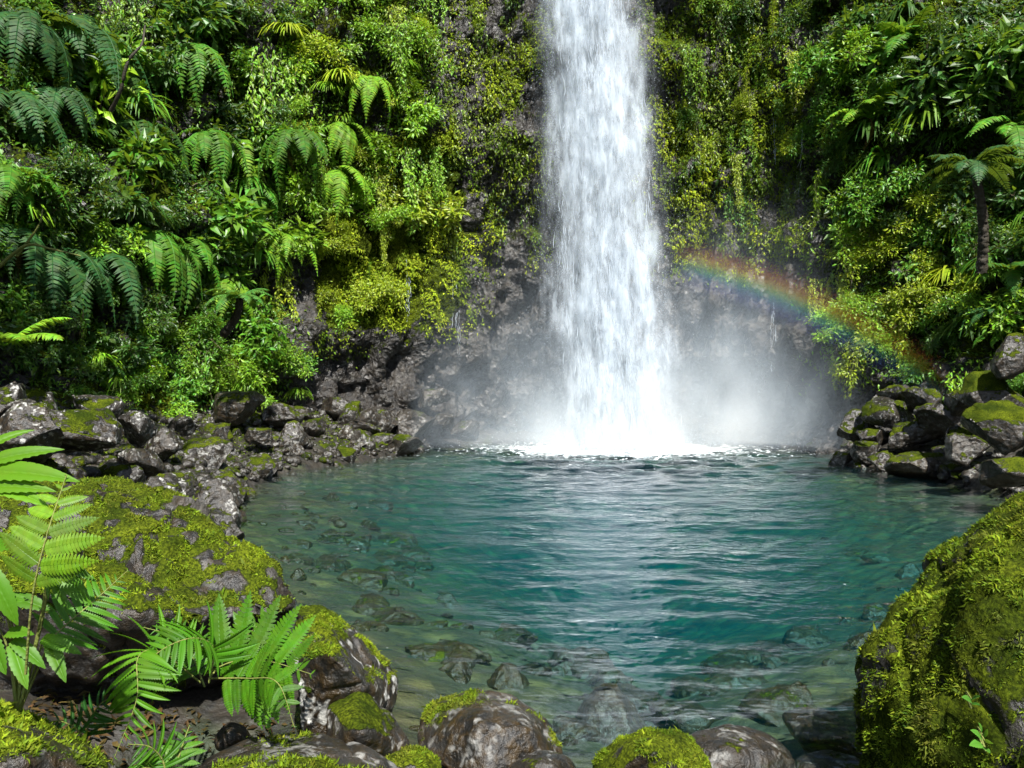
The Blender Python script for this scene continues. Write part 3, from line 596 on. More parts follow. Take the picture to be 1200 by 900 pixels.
def vine_meshes(seed):
    r = np.random.default_rng(seed); st = []; lp, ld_, ln = [], [], []
    for i in range(9):
        L = r.uniform(.8, 2.6); x0 = r.normal() * .35; t = np.linspace(0, 1, 12); c = np.stack([x0 + .12 * np.sin(t * r.uniform(2, 6)) , .12 + .1 * np.sin(t * 3) + r.random() * .15, -L * t], 1); st.append(tube(c, .006, 3))
        n = int(L * 42); tt = r.random(n); p = np.stack([np.interp(tt, t, c[:, j]) for j in range(3)], 1) + r.normal(size=(n, 3)) * .05
        lp.append(p); ld_.append(norm(r.normal(size=(n, 3)) * .5 + [0, .35, -.8])); ln.append(norm(r.normal(size=(n, 3)) * .3 + [0, .9, .4]))
    lp, ld_, ln = map(np.concatenate, (lp, ld_, ln)); fv, ff = scatter(LEAF_V, LEAF_F, frames(ld_, ln), lp, .12 * r.uniform(.6, 1.4, len(lp)))
    return mesh_np('foliage', fv, ff, False), mesh_np('branches', *merge(st))
SHRUBS = {'broad': [shrub_meshes(1 + i, 62, 15, .19) for i in range(3)], 'fine': [shrub_meshes(11 + i, 90, 20, .115, 1.2) for i in range(3)],
          'drape': [shrub_meshes(21 + i, 80, 18, .12, 1.2, 1.1) for i in range(3)], 'big': [shrub_meshes(31 + i, 40, 9, .34, 1.5) for i in range(2)],
          'strap': [strap_meshes(41 + i) for i in range(2)], 'vine': [vine_meshes(51 + i) for i in range(3)]}
for kv in SHRUBS.values():
    for a_, b_ in kv: a_.materials.append(M_LEAF); b_.materials.append(M_BARK)
KINDW = {'broad': 'broad-leaved', 'fine': 'small-leaved', 'drape': 'trailing', 'big': 'large-leaved', 'strap': 'strap-leaved', 'vine': 'vine-like hanging'}
def put_shrub(kind, p, n, s, col, label, group, name='shrub'):
    fo, st = random.choice(SHRUBS[kind]); e = link(name, None, label=label, cat='shrub', group=group, loc=p - n * .12)
    e.rotation_euler = (0, 0, math.atan2(-n[0], n[1]) + random.uniform(-.4, .4)); e.scale = (s, s * random.uniform(.85, 1.1), s * random.uniform(.85, 1.15))
    a_ = link('foliage', fo, None, e); a_.color = (*col, 1); link('branches', st, None, e); return e

def frond_mesh(seed, pairs=26, L=1.0, width=.24, arch=.55, pw=.036):
    """pinnate frond along +x that rises, arches over and droops"""
    r = np.random.default_rng(seed); t = np.linspace(0, 1, 14); sw = r.uniform(-.12, .12)
    pts = np.stack([L * (t - .18 * t ** 3), sw * t ** 2, L * (.35 * t - arch * 1.25 * t ** 2.2)], 1)
    parts = [tube(pts, np.linspace(.011, .003, 14), 4)]; T = np.linspace(.12, .99, pairs)
    c = np.stack([np.interp(T, t, pts[:, j]) for j in range(3)], 1); tg = norm(np.stack([np.interp(T, t, np.gradient(pts[:, j])) for j in range(3)], 1))
    side = norm(np.cross(tg, [0, 0, 1.0])); upv = np.cross(side, tg)
    prof = width * np.clip(np.sin(np.pi * np.clip(T * .86 + .16, 0, 1)) ** .7, .05, 1)
    for sg in (-1, 1):
        d = norm(side * sg + tg * .38 + np.array([0, 0, -.22]) + r.normal(size=c.shape) * .07)
        v, f = scatter(np.array([[0, -.5, 0], [0, .5, 0], [.5, -.5, .05], [.5, .5, .05], [1, 0, -.16]]), np.array([[0, 2, 1], [1, 2, 3], [3, 2, 4]]), frames(d, upv), c, np.stack([prof, np.full(pairs, pw * L), prof], 1)); parts.append((v, f))
    return mesh_np('frond', *merge(parts), False)
FRONDS = [frond_mesh(i, 26, 1.0, w, a) for i, (w, a) in enumerate([(.22, .5), (.25, .75), (.2, .95), (.24, .3)])]
for m in FRONDS: m.materials.append(M_FROND)
def put_fern(p, n, L, col, label, group, count=9, name='fern', full=False, cat='fern', trunk=None, tilt=.25, droopy=None):
    e = link(name, None, label=label, cat=cat, group=group, loc=p); base_az = math.atan2(n[1], n[0])
    for i in range(count):
        az = base_az + (2 * math.pi * i / count if full else (i / (count - 1) - .5) * 2.9) + random.uniform(-.15, .15)
        o = link('frond', FRONDS[random.choice(droopy or (0, 1, 2, 3))], None, e); s = L * random.uniform(.75, 1.1)
        o.rotation_euler = (random.uniform(-.25, .25), random.uniform(-.35, .35) - tilt, az); o.scale = (s, s, s)
        if full: o.location = (0, 0, 0)
        k_ = random.uniform(.75, 1.25); o.color = (col[0] * k_, col[1] * k_, col[2] * k_, 1)
    for i in range(random.randint(0, 3) if count == 9 else 0):
        o = link('dead_frond', FRONDS[2], None, e); s = L * random.uniform(.5, .75); o.scale = (s, s * .6, s); o.rotation_euler = (random.uniform(-.3, .3), random.uniform(.7, 1.1), base_az + random.uniform(-.9, .9)); o.color = (.10, .065, .018, 1)
    return e

DARK, MID, BRI, YEL, BLU = (.028, .090, .010), (.066, .190, .012), (.150, .310, .014), (.235, .320, .012), (.024, .092, .020)
# vegetation zones in the photograph: box, spacing px, kinds, colours, size px, label, group
ZL = 'shrub in the dense growth on the fern-side slope'; ZM = 'shrub on the sunlit cliff between slope and waterfall'
ZR = 'shrub in the dense growth on the rainbow-side slope'; ZY = 'shrub low on the rainbow-side slope above the alcove'; ZB = 'herb clump at the foot of the fern-side slope'
ZC = 'clump hanging on the wet cliff beside the waterfall'
ZONES = [((-40, -50, 330, 300), 44, ('broad', 'broad', 'fine', 'big', 'vine', 'strap'), (DARK, DARK, MID, BRI), (28, 62), ZL, 'shrubs on the fern-side slope'),
         ((-40, 250, 300, 400), 44, ('broad', 'fine', 'big', 'vine'), (DARK, DARK, MID, MID), (26, 56), ZL, 'shrubs on the fern-side slope'),
         ((90, 390, 335, 470), 30, ('fine', 'drape', 'strap', 'broad'), (BRI, MID, BRI), (20, 36), ZB, 'herb clumps at the slope foot'),
         ((330, -50, 520, 230), 38, ('fine', 'broad', 'drape', 'vine', 'vine', 'strap'), (BRI, BRI, YEL, BRI), (22, 46), ZM, 'shrubs on the sunlit cliff'),
         ((330, 230, 470, 370), 36, ('fine', 'drape', 'vine'), (YEL, BRI, YEL), (18, 34), ZM, 'shrubs on the sunlit cliff'),
         ((790, -50, 960, 120), 40, ('vine', 'drape', 'vine'), (YEL, MID, BRI, DARK), (18, 32), ZC, 'clumps on the wet cliff'),
         ((850, 110, 960, 200), 44, ('vine', 'vine', 'drape'), (MID, DARK, YEL), (16, 30), ZC, 'clumps on the wet cliff'),
         ((960, -50, 1240, 250), 42, ('broad', 'fine', 'fine', 'big', 'vine', 'strap'), (DARK, DARK, MID, BRI), (26, 58), ZR, 'shrubs on the rainbow-side slope'),
         ((955, 250, 1090, 420), 34, ('fine', 'drape', 'vine'), (YEL, YEL, BRI), (22, 42), ZY, 'yellow-green shrubs low on the rainbow-side slope'),
         ((1080, 250, 1240, 450), 38, ('fine', 'broad', 'vine', 'strap'), (MID, YEL, BRI, DARK), (24, 48), ZR, 'shrubs on the rainbow-side slope')]
for (x0, y0, x1, y1), sp, kinds, cols, sz, lab, grp in ZONES:
    for a_ in np.arange(x0, x1, sp):
        for b_ in np.arange(y0, y1, sp):
            px, py = a_ + rng.uniform(0, sp), b_ + rng.uniform(0, sp); p, n = cliff_at(px, py)
            s = rng.uniform(*sz) * p[1] / FPX
            kd = random.choice(kinds); cc = random.choice(cols); cw = {DARK: 'dark green', MID: 'mid green', BRI: 'bright green', YEL: 'yellow-green'}[cc]
            put_shrub(kd, p, n, s, np.array(cc) * rng.uniform(.75, 1.25), '%s %s %s' % (cw, KINDW[kd], lab), '%s %s %s' % (cw, KINDW[kd], grp))
# ferns: px, py, length px, colour, droop choice
FCW = {BLU: 'blue-green ', DARK: 'dark green ', MID: 'mid green ', BRI: 'bright green '}
FL = 'fern with long drooping fronds on the fern-side slope'
for px, py, L, col in [(30, 20, 120, BLU), (85, 40, 130, BLU), (10, 110, 110, BLU), (130, 60, 110, DARK), (60, 110, 100, BLU), (250, 150, 90, MID), (290, 175, 90, BRI), (350, 160, 90, MID), (410, 150, 70, BRI), (20, 270, 110, BLU), (70, 290, 120, BLU),
                       (120, 300, 110, BLU), (180, 260, 110, MID), (210, 285, 100, MID), (335, 275, 70, BRI), (265, 330, 70, BRI), (395, 200, 70, BRI), (440, 90, 70, BRI), (300, 225, 80, MID), (170, 150, 90, DARK), (230, 60, 90, MID), (10, 200, 100, MID)]:
    p, n = cliff_at(px, py); put_fern(p + n * .15, n, L * .8 * p[1] / FPX, np.array(col) * .8, FCW[col] + FL, FCW[col] + 'ferns on the fern-side slope', 9, droopy=(1, 2, 2, 2), tilt=-.25)
FR = 'fern with arching fronds on the rainbow-side slope'
for px, py, L, col in [(1010, 140, 60, BRI), (1175, 395, 60, MID), (1165, 370, 50, BLU), (1100, 130, 70, MID), (1060, 60, 60, MID), (1190, 300, 70, DARK), (1185, 150, 70, MID)]:
    p, n = cliff_at(px, py); put_fern(p + n * .45, n, L * p[1] / FPX, np.array(col), FCW[col] + FR, FCW[col] + 'ferns on the rainbow-side slope', 9, droopy=(0, 1, 3))
p, n = cliff_at(20, 425); put_fern(P(5, 405, 11.0), np.array([.6, -.8, 0]), 1.15, np.array(BRI), 'bright young fern above the lichen-spotted rocks', None, 6, droopy=(0, 3))
# tree fern
def tree_fern(foot, head, L, label, col):
    e = link('tree_fern', None, label=label, cat='tree fern', loc=foot); h = head - foot; t = np.linspace(0, 1, 70)[:, None]
    pts = h * t + np.array([.12, 0, 0]) * np.sin(t * 3); v, f = tube(pts, np.linspace(.11, .075, 70), 12)
    v = v + norm(rng.normal(size=v.shape)) * .022; link('trunk', mesh_np('trunk', v, f), M_TRUNK, e)
    for i in range(13):
        o = link('frond', FRONDS[(0, 1, 3, 0)[i % 4]], None, e); o.location = h; o.rotation_euler = (random.uniform(-.2, .2), random.uniform(-.5, 0), 2 * math.pi * i / 13); s = L * random.uniform(.85, 1.1); o.scale = (s, s, s); o.color = (*col, 1)
    return e
tree_fern(P(1150, 320, 16.5), P(1140, 196, 16.0), 1.15, 'tree fern with slender dark trunk on the rainbow-side slope', (.022, .075, .018))
tree_fern(P(262, 392, 19.5), P(280, 350, 18.8), 1.0, 'small tree fern leaning over the herb clumps of the slope', (.05, .15, .02))
# a leaning sapling and bare vines
def limb(name, pts, r0, r1, label, cat, mat=M_BARK, group=None):
    pts = catmull(pts, 24); v, f = tube(pts - pts[0], np.linspace(r0, r1, 24), 6); v = v + rng.normal(size=v.shape) * r0 * .08
    return link(name, mesh_np(name, v, f), mat, label=label, cat=cat, group=group, loc=pts[0])
limb('bare_branch', [P(130, 130, 15.4), P(142, 104, 15.2), P(150, 72, 15.1), P(166, 52, 15.2), P(170, 30, 15.4)], .045, .018, 'dark leaning branch among the shrubs of the fern-side slope', 'branch', M_TRUNK)
limb('bare_branch', [P(-10, 320, 13.0), P(30, 288, 12.8), P(60, 292, 12.7), P(95, 300, 12.8)], .035, .015, 'thin mossy twig reaching out over the drooping ferns', 'branch', M_STEM)
limb('bare_branch', [P(20, 300, 12.9), P(45, 265, 12.7), P(50, 245, 12.8)], .025, .012, 'thin forked twig above the mossy twig', 'branch', M_STEM)

def shade_tree(foot, crown, rad_, label, n=5200):  # tree outside the view, added only for the shade it casts
    e = link('unseen_shade_tree', None, label=label, cat='tree', loc=foot); h = np.array(crown) - np.array(foot); t = np.linspace(0, 1, 14)[:, None]
    parts = [tube(h * t + np.array([.5, 0, 0]) * np.sin(t * 3), np.linspace(.38, .14, 14), 9)]; tips = []
    for i in range(26):
        d = rand_dirs(1)[0] * np.array([1, 1, .55]); a = h * rng.uniform(.72, 1.0); b = h + d * np.array(rad_) * rng.uniform(.6, 1.0); parts.append(tube(np.array([a, (a + b) / 2 + [0, 0, .4], b]), [.09, .05, .02], 5)); tips.append(b); tips.append((a + b) / 2)
    link('trunk', mesh_np('trunk', *merge(parts)), M_BARK, e); tips = np.array(tips)[rng.integers(0, 52, n)]; p = tips + rng.normal(size=(n, 3)) * .55
    v, f = scatter(LEAF_V, LEAF_F, frames(rand_dirs(n), rand_dirs(n) + [0, 0, 1.2]), p, rng.uniform(.25, .5, n)); c = link('crown', mesh_np('crown', v, f, False), M_LEAF, e); c.color = (*MID, 1)
shade_tree((-8.6, 4.5, .6), (-8.2, 7.2, 13.5), (3.6, 3.2, 3.0), 'tall leafy tree leaning over the fern-side slope', 8500)  # added out of view to throw dappled shade on the slope
shade_tree((7.4, -3.6, .6), (4.6, -2.2, 6.0), (1.8, 1.0, .7), 'leafy tree overhanging the massive mossy boulder', 1000)  # added behind the camera to darken the boulder's lower front
# ground cover of small leaves and hanging moss over the cliff (nobody could count it)
def carpet(name, boxes, count, size, cols, label, mat, hang, gapseed, gap, template=(LEAF_V, LEAF_F), clump=1.4):
    w = in_box(gpx, gpy, boxes)[:-1, :-1].ravel() * (G[:-1, :-1, 1].ravel() > 6)
    i0 = (np.arange(NZ - 1)[:, None] * NS + np.arange(NS - 1)[None]).ravel()
    gp = fbm(flat[i0] * np.array([clump, clump, clump * .6]), 4, gapseed); w = w * smooth(gap - .05, gap + .05, gp)
    pr = w / w.sum(); i = rng.choice(len(i0), count, p=pr); a = flat[i0[i]]; b = flat[i0[i] + 1] - a; c = flat[i0[i] + NS] - a
    s, t = rng.random((count, 1)), rng.random((count, 1)); n = fn[i0[i]]; p = a + b * s + c * t + n * (rng.random((count, 1)) ** 1.5) * size * 1.6
    d = norm(n * .5 + rng.normal(size=(count, 3)) * .55 + np.array([0, 0, -hang]))
    v, f = scatter(template[0], template[1], frames(d, norm(n + np.array([0, 0, .8]) + rng.normal(size=(count, 3)) * .4)), p, size * rng.uniform(.5, 1.4, count))
    k_ = np.clip(.5 + 2.2 * (fbm(p * .8, 3, gapseed + 4) - .5) + rng.normal(size=count) * .12, 0, 1)[:, None]; tint = np.array(cols[0]) * (1 - k_) + np.array(cols[1]) * k_
    return link(name, mesh_np(name, v, f, False, None, {'tint': np.repeat(tint, len(template[0]), 0)}), mat, label=label, cat='plants' if mat is M_LEAF_T else 'moss', kind='stuff')
carpet('leaf_carpet', [(-300, -300, 330, 480, 1), (330, -300, 520, 220, .9), (800, -300, 960, 110, .7), (950, -300, 1500, 450, 1), (90, 380, 335, 490, 1)], 92000, .14, (DARK, BRI), 'carpet of small leaves and creepers covering the vegetated slopes', M_LEAF_T, .5, 201, .405)
carpet('hanging_moss', [(370, 150, 545, 385, 1), (520, -300, 645, 310, .5), (755, -300, 960, 320, .75), (330, 340, 420, 420, .3), (500, 300, 560, 380, .5)], 100000, .085, ((.05, .10, .006), (.27, .345, .012)), 'yellow-green moss hanging in patches on the wet cliff', M_MOSS, .9, 301, .50,
       (BLADE_V * np.array([1, .55, 1]), BLADE_F))
carpet('hanging_moss', [(520, -300, 645, 300, .8), (790, -300, 960, 310, 1)], 24000, .12, (DARK, YEL), 'small dark leaves hanging in strands on the wet cliff', M_LEAF_T, 1.1, 311, .50)

# ------------------------------------------------------------------ waterfall
def fall_c(z):
    return 3.62 - .056 * z + .02 * np.sin(z * .7), 25.9 + .065 * z + .0006 * z * z
def fall_w(z):
    return 2.05 - .022 * z + .30 * np.exp(-z / 2.0)
wf = link('waterfall', None, label='tall white waterfall plunging into the pool', cat='waterfall', loc=(3.6, 25.9, 0)); WO = np.array([3.6, 25.9, 0])
for li, (off, wd) in enumerate([(-.55, .70), (-.3, .90), (0, 1.0), (.3, 1.04), (.6, .98), (.15, 1.42), (-.2, 1.30)]):
    nu, nz_ = 70, 370; U, ZZ = np.meshgrid(np.linspace(-1.12, 1.12, nu), np.linspace(-.1, 30.6, nz_)); cx_, cy_ = fall_c(ZZ)
    x = cx_ + U * fall_w(ZZ) * wd; y = cy_ + off - .5 * np.sqrt(np.clip(1 - (U / 1.13) ** 2, 0, 1)) * (1 if off <= 0 else -.6)
    pp = np.stack([x, y, ZZ], -1).reshape(-1, 3); dn = fbm(pp * np.array([1.6, 1.6, .4]) + li * 9, 4, 60 + li); pp[:, 1] += .7 * (dn - .5); pp[:, 0] += .35 * (fbm(pp * np.array([1.2, 1.2, .5]) + 31 + li, 3, 80 + li) - .5)
    en = fbm(np.stack([np.sign(U.ravel()) * 3 + li * 5, np.zeros(U.size), ZZ.ravel() * .55], 1), 4, 90 + li)
    th = 1 - smooth(.60 + .9 * (en - .5), 1.0 + .9 * (en - .5), np.abs(U.ravel())); th = th * (.62 + .38 * smooth(0, .3, en + .1))
    if wd > 1.2: th = .42 * (1 - smooth(.35 + .6 * (en - .5), 1.0 + .3 * (en - .5), np.abs(U.ravel()))) * (1 - .6 * smooth(9, 20, ZZ.ravel()))
    link('water_veil', mesh_np('water_veil', pp - WO, grid_faces(nz_, nu), True, {'thick': th}), M_VEIL, wf)
# threads of falling water, tapering upward from heavy heads
N = 3600; nc = 480; cu = np.clip(rng.normal(size=nc) * .36, -.8, .8); cz = rng.uniform(.2, 26, nc); cvv = rng.uniform(-.8, .2, nc)
ci = rng.integers(0, nc, N); uu = cu[ci] + rng.normal(size=N) * .07; z0 = cz[ci] + rng.normal(size=N) * .35; Ls = rng.uniform(.15, .75, N); rad = rng.uniform(.005, .018, N)
vrel = cvv[ci] + rng.normal(size=N) * .12; seg = 5; tt = np.linspace(0, 1, seg)
hz = np.maximum(z0[:, None] + Ls[:, None] * tt[None], 0); hx, hy = fall_c(hz); wob = .05 * np.sin(tt[None] * 4 + rng.uniform(0, 6, (N, 1)))
hx = hx + uu[:, None] * fall_w(hz) * .93 + wob * .6; hy = hy + vrel[:, None] + wob * .5
prof = np.array([.25, 1.0, .75, .4, .04]); ang = np.array([0, 2.094, 4.189])
vx = hx[:, :, None] + rad[:, None, None] * prof[None, :, None] * np.cos(ang); vy = hy[:, :, None] + rad[:, None, None] * prof[None, :, None] * np.sin(ang)
sv = np.stack([vx, vy, np.repeat(hz[:, :, None], 3, 2)], -1).reshape(-1, 3)
tf = np.array([(i * 3 + j, i * 3 + (j + 1) % 3, i * 3 + 3 + (j + 1) % 3, i * 3 + 3 + j) for i in range(seg - 1) for j in range(3)])
sf = (tf[None] + (np.arange(N) * seg * 3)[:, None, None]).reshape(-1, 4)
link('water_threads', mesh_np('water_threads', sv - WO, sf), M_FALL, wf, kind='stuff')
# droplets: spray flung off the sides and splashed up at the foot
TETV = np.array([[0, 0, 1.6], [.8, 0, -.4], [-.5, .7, -.4], [-.5, -.7, -.4]]); TETF = np.array([[0, 1, 2], [0, 2, 3], [0, 3, 1], [1, 3, 2]])
N1, N2 = 30000, 18000
z1 = rng.uniform(0, 20, N1); a1, b1 = fall_c(z1); sd = np.where(rng.random(N1) < .55, -1, 1); u1 = sd * (.8 + rng.exponential(.16, N1) * (1.0 + .8 * (z1 < 9)))
p1 = np.stack([a1 + u1 * fall_w(z1), b1 - .2 + rng.normal(size=N1) * .45, z1], 1)
r2 = np.abs(rng.normal(size=N2)) * 1.7; t2 = rng.uniform(0, 6.283, N2); p2 = np.stack([3.65 + 1.5 * r2 * np.cos(t2), 25.5 + .6 * r2 * np.sin(t2), rng.exponential(.55, N2) * np.exp(-r2 / 4)], 1)
pp = np.concatenate([p1, p2]); sz = np.concatenate([rng.exponential(.0020, N1) + .0025, rng.exponential(.003, N2) + .003])
R = frames(norm(rng.normal(size=(len(pp), 3)) * [1, 1, .2]), np.tile([0, 0, 1.0], (len(pp), 1)))
dv, df = scatter(TETV, TETF, R, pp, np.minimum(sz, .02)); link('spray_droplets', mesh_np('spray_droplets', dv - WO, df, False), M_FALL, wf, kind='stuff')

# side trickles on the cliff
TRK = [([(528, 295), (531, 340), (533, 380), (536, 425)], 'thin white trickle down the bare cliff between moss and waterfall'), ([(472, 300), (474, 350), (480, 390)], 'faint trickle through the yellow-green moss'),
       ([(940, 130), (938, 170), (936, 220), (935, 300)], 'thin trickle down the dark cliff by the rainbow-side slope'), ([(903, 90), (904, 140), (906, 200)], 'thin thread of water on the mossy cliff on the rainbow side'),
       ([(905, 340), (904, 390), (906, 440)], 'misty thread of water in the dark alcove under the rainbow')]
for ti, (pl, lab) in enumerate(TRK):
    pts = []
    for px, py in pl:
        p, n = cliff_at(px, py, 5); pts.append(p + n * .12)
    c = catmull(pts, 40); c[:, 0] += .06 * (fbm(np.stack([c[:, 2] * 3, np.full(40, ti * 7.0), np.zeros(40)], 1), 3, 5) - .5) * 2; parts = []
    for s_ in range(9):
        k0 = rng.integers(0, 30); k1 = min(40, k0 + rng.integers(5, 18)); cc = c[k0:k1] + np.array([rng.normal() * .06, 0, 0]) + rng.normal(size=(k1 - k0, 3)) * .014
        parts.append(tube(cc, (.002 + .005 * rng.random(k1 - k0) ** 2), 4))
    v, f = merge(parts); link('water_trickle', mesh_np('water_trickle', v - c[0], f), M_FALL, label=lab, cat='trickle', loc=c[0])

# ------------------------------------------------------------------ foreground ferns and leaves
def leaflet_mesh(teeth=12, width=.2, depth=.35, droop=.2, fold=.18, name='leaflet', vein=.010):
    """blade along +x of length 1 with a folded midrib, raised veins and toothed edges"""
    n = teeth * 4 + 1; x = np.linspace(0, 1, n); prof = width * .5 * np.clip(np.sin(np.pi * np.clip(x * .80 + .20, 0, 1)) ** .8 * (1 - .15 * x), .0, 1); prof[0] *= .4; prof[-1] = 0.002
    saw = (np.arange(n) % 4) / 4.0; h = prof * (1 - depth * (1 - saw)); zc = -droop * x ** 2; cols_ = (-1, -.55, -.12, 0, .12, .55, 1); v = []
    for c_ in cols_:
        a_ = abs(c_); rip = vein * np.cos(2 * np.pi * (np.arange(n) / 4.0 - a_ * 1.2)) * (a_ > 0) * np.minimum(1, prof / (width * .25))
        v.append(np.stack([x + .10 * width * a_ * np.sin(np.pi * x), h * c_ if a_ == 1 else prof * c_ * (1 - .5 * depth), zc + fold * prof * a_ ** .7 * (1 - .55 * a_) * 1.6 + rip * width * 2 - .004 * (c_ == 0)], 1))
    v = np.stack(v, 1).reshape(-1, 3); return mesh_np(name, v, grid_faces(n, len(cols_)), True)
def pinna_mesh(n=15, width=.22, droop=.22):
    """leaflet divided into pinnules on both sides of a thin rib"""
    x = np.linspace(.06, .97, n); w = width * np.clip(np.sin(np.pi * np.clip(x * .8 + .22, 0, 1)) ** .8, .08, 1); parts = []
    t = np.linspace(0, 1, 6); parts.append(tube(np.stack([t, 0 * t, -droop * t ** 2], 1), np.linspace(.010, .004, 6), 3))
    for sg in (-1, 1):
        d = norm(np.stack([np.full(n, .35), np.full(n, float(sg)), np.full(n, -.1)], 1)); pos = np.stack([x, 0 * x, -droop * x ** 2], 1)
        tv = np.array([[0, -.4, 0], [0, .5, 0], [.45, -.5, .09], [.45, .5, .09], [.85, -.3, .04], [.85, .3, .04], [1.05, 0.05, -.03]]); tf = np.array([[0, 2, 1], [1, 2, 3], [3, 2, 4], [3, 4, 5], [5, 4, 6]])
        parts.append(scatter(tv, tf, frames(d, np.tile([0, 0, 1.0], (n, 1))), pos, np.stack([w, np.full(n, .062), w], 1)))
    return mesh_np('leaflet', *merge(parts), False)
LANCE = [leaflet_mesh(17, .25, .40, .22), leaflet_mesh(17, .25, .40, .32)]; PINNA = [pinna_mesh(15, .17, .15), pinna_mesh(16, .19, .25)]; BROAD = [leaflet_mesh(9, .38, .16, .30, .22, 'leaf'), leaflet_mesh(8, .46, .2, .18, .3, 'leaf'), leaflet_mesh(11, .27, .12, .25, .25, 'leaf')]
for m in LANCE + PINNA + BROAD: m.materials.append(M_NEAR)
def fern_near(label, fronds):
    """fronds: (rachis pixel points with distances, leaflet kind, pairs, longest leaflet in px, facing vector, colour)"""
    base_ = P(*fronds[0][0][0]); e = link('fern', None, label=label, cat='fern', loc=base_)
    for pts, kind, pairs, lpx, face, col, asp, *st_ in fronds:
        c = catmull([P(*p) for p in pts], 40) - base_; d = pts[0][2]
        v, f = tube(c, np.linspace(.0055, .0016, 40), 5); fr = link('frond', mesh_np('frond', v, f), M_STEM, e)
        t = np.linspace(0, 1, 40); tg = norm(np.gradient(c, axis=0)); st0 = st_[0] if st_ else .16; T = np.linspace(st0, .985, pairs); lm = lpx * d / FPX
        for sg in (-1, 1):
            for k_, s in enumerate(T):
                s2 = min(1, s + (.012 if sg > 0 else 0)); pos = np.array([np.interp(s2, t, c[:, j]) for j in range(3)]); tt = norm(np.array([np.interp(s2, t, tg[:, j]) for j in range(3)]))
                nn = norm(np.array(face) - np.dot(face, tt) * tt); side = np.cross(nn, tt) * sg
                ln = lm * max(.07, math.sin(math.pi * min(1, (s - st0) / (1 - st0) * .72 + .36)) ** .75) * random.uniform(.86, 1.08)
                dr = norm(side + tt * (.18 + .42 * s) + rng.normal(size=3) * .06)
                Rm = frames(dr[None], (nn + rng.normal(size=3) * .13)[None])[0]; o = link('leaflet', random.choice(LANCE if kind == 'lance' else PINNA), None, fr)
                M = np.eye(4); M[:3, :3] = Rm * np.array([ln, ln * asp, ln])[None]; M[:3, 3] = pos; o.matrix_local = Matrix(M.tolist())
                k2 = random.uniform(.65, 1.25); o.color = (col[0] * k2, col[1] * k2, col[2] * k2, 1)
    return e
FG, FB = (.046, .145, .004), (.068, .180, .005); DGR = (.02, .085, .012)
fern_near('glossy green fern with drooping ladder-like frond in front of the dark hollow',
    [([(235, 800, 3.75), (190, 765, 3.6), (162, 770, 3.45), (160, 820, 3.35), (134, 888, 3.3)], 'lance', 22, 56, (-.1, -1, .75), FB, .92),
     ([(245, 800, 3.75), (250, 760, 3.75), (225, 748, 3.6), (185, 765, 3.5), (160, 800, 3.5)], 'lance', 19, 50, (0, -.8, .8), FG, .92),
     ([(240, 805, 3.8), (225, 770, 3.9), (200, 745, 3.95), (168, 735, 3.95)], 'lance', 14, 44, (0, -.8, .8), FG, .92)])
fern_near('bright fern with finely divided fans under the lip of the mossy boulder',
    [([(240, 790, 3.9), (275, 775, 3.9), (315, 775, 3.9), (365, 790, 3.85)], 'pinna', 8, 92, (.05, -1, .25), FG, .95),
     ([(245, 795, 3.85), (290, 795, 3.75), (325, 800, 3.6), (345, 852, 3.55)], 'pinna', 11, 46, (.2, -1, .5), FG, 1.1),
     ([(245, 795, 3.85), (275, 760, 4.05), (300, 735, 4.15), (330, 715, 4.2)], 'pinna', 9, 45, (.1, -1, .2), FG, 1.0)])
fern_near('light green fern with divided fronds over the long mossy boulder',
    [([(30, 790, 2.75), (38, 700, 2.68), (54, 630, 2.7), (78, 556, 2.85)], 'pinna', 8, 60, (.1, -1, .6), (.095, .200, .006), 1.15, .47),
     ([(48, 760, 3.3), (80, 730, 3.4), (115, 700, 3.5), (150, 668, 3.6)], 'lance', 13, 52, (.2, -.9, .6), FG, .9)])
fern_near('small dark fern at the foot of the hollow', [([(100, 870, 3.5), (90, 855, 3.45), (70, 845, 3.4), (50, 848, 3.35)], 'lance', 8, 34, (0, -.7, .8), DGR, 1.0), ([(100, 870, 3.5), (105, 845, 3.5), (118, 825, 3.5), (135, 815, 3.5)], 'lance', 8, 34, (0, -.8, .6), DGR, 1.0)])
fern_near('low fern between the broad grey boulder and the ladder-like frond', [([(195, 910, 3.3), (190, 890, 3.3), (175, 875, 3.25), (150, 872, 3.2)], 'lance', 9, 40, (0, -.7, .9), FG, .9), ([(195, 910, 3.3), (208, 890, 3.35), (215, 870, 3.4), (222, 850, 3.45)], 'pinna', 7, 30, (0, -1, .4), FG, 1.0), ([(195, 910, 3.3), (175, 900, 3.2), (160, 902, 3.15)], 'lance', 6, 34, (0, -.7, .9), FG, .9)])
n_ = 2600; lx, ly = rng.uniform(-3.0, -.9, n_), rng.uniform(2.9, 5.0, n_); lz = ground_z(lx, ly) + .012 + .02 * rng.random(n_)
lv, lf = scatter(LEAF_V * np.array([1, 1.1, 1.5]), LEAF_F, frames(rng.normal(size=(n_, 3)) * [1, 1, .25], rng.normal(size=(n_, 3)) * .35 + [0, 0, 1]), np.stack([lx, ly, lz], 1), rng.uniform(.03, .09, n_))
kt = rng.random((n_, 1)); link('leaf_litter', mesh_np('leaf_litter', lv, lf, False, None, {'tint': np.repeat(np.array([.030, .018, .008]) * (1 - kt) + np.array([.10, .06, .02]) * kt, 5, 0)}), M_MOSS, label='dead brown leaves littering the dark hollow under the ferns', cat='leaf litter', kind='stuff')
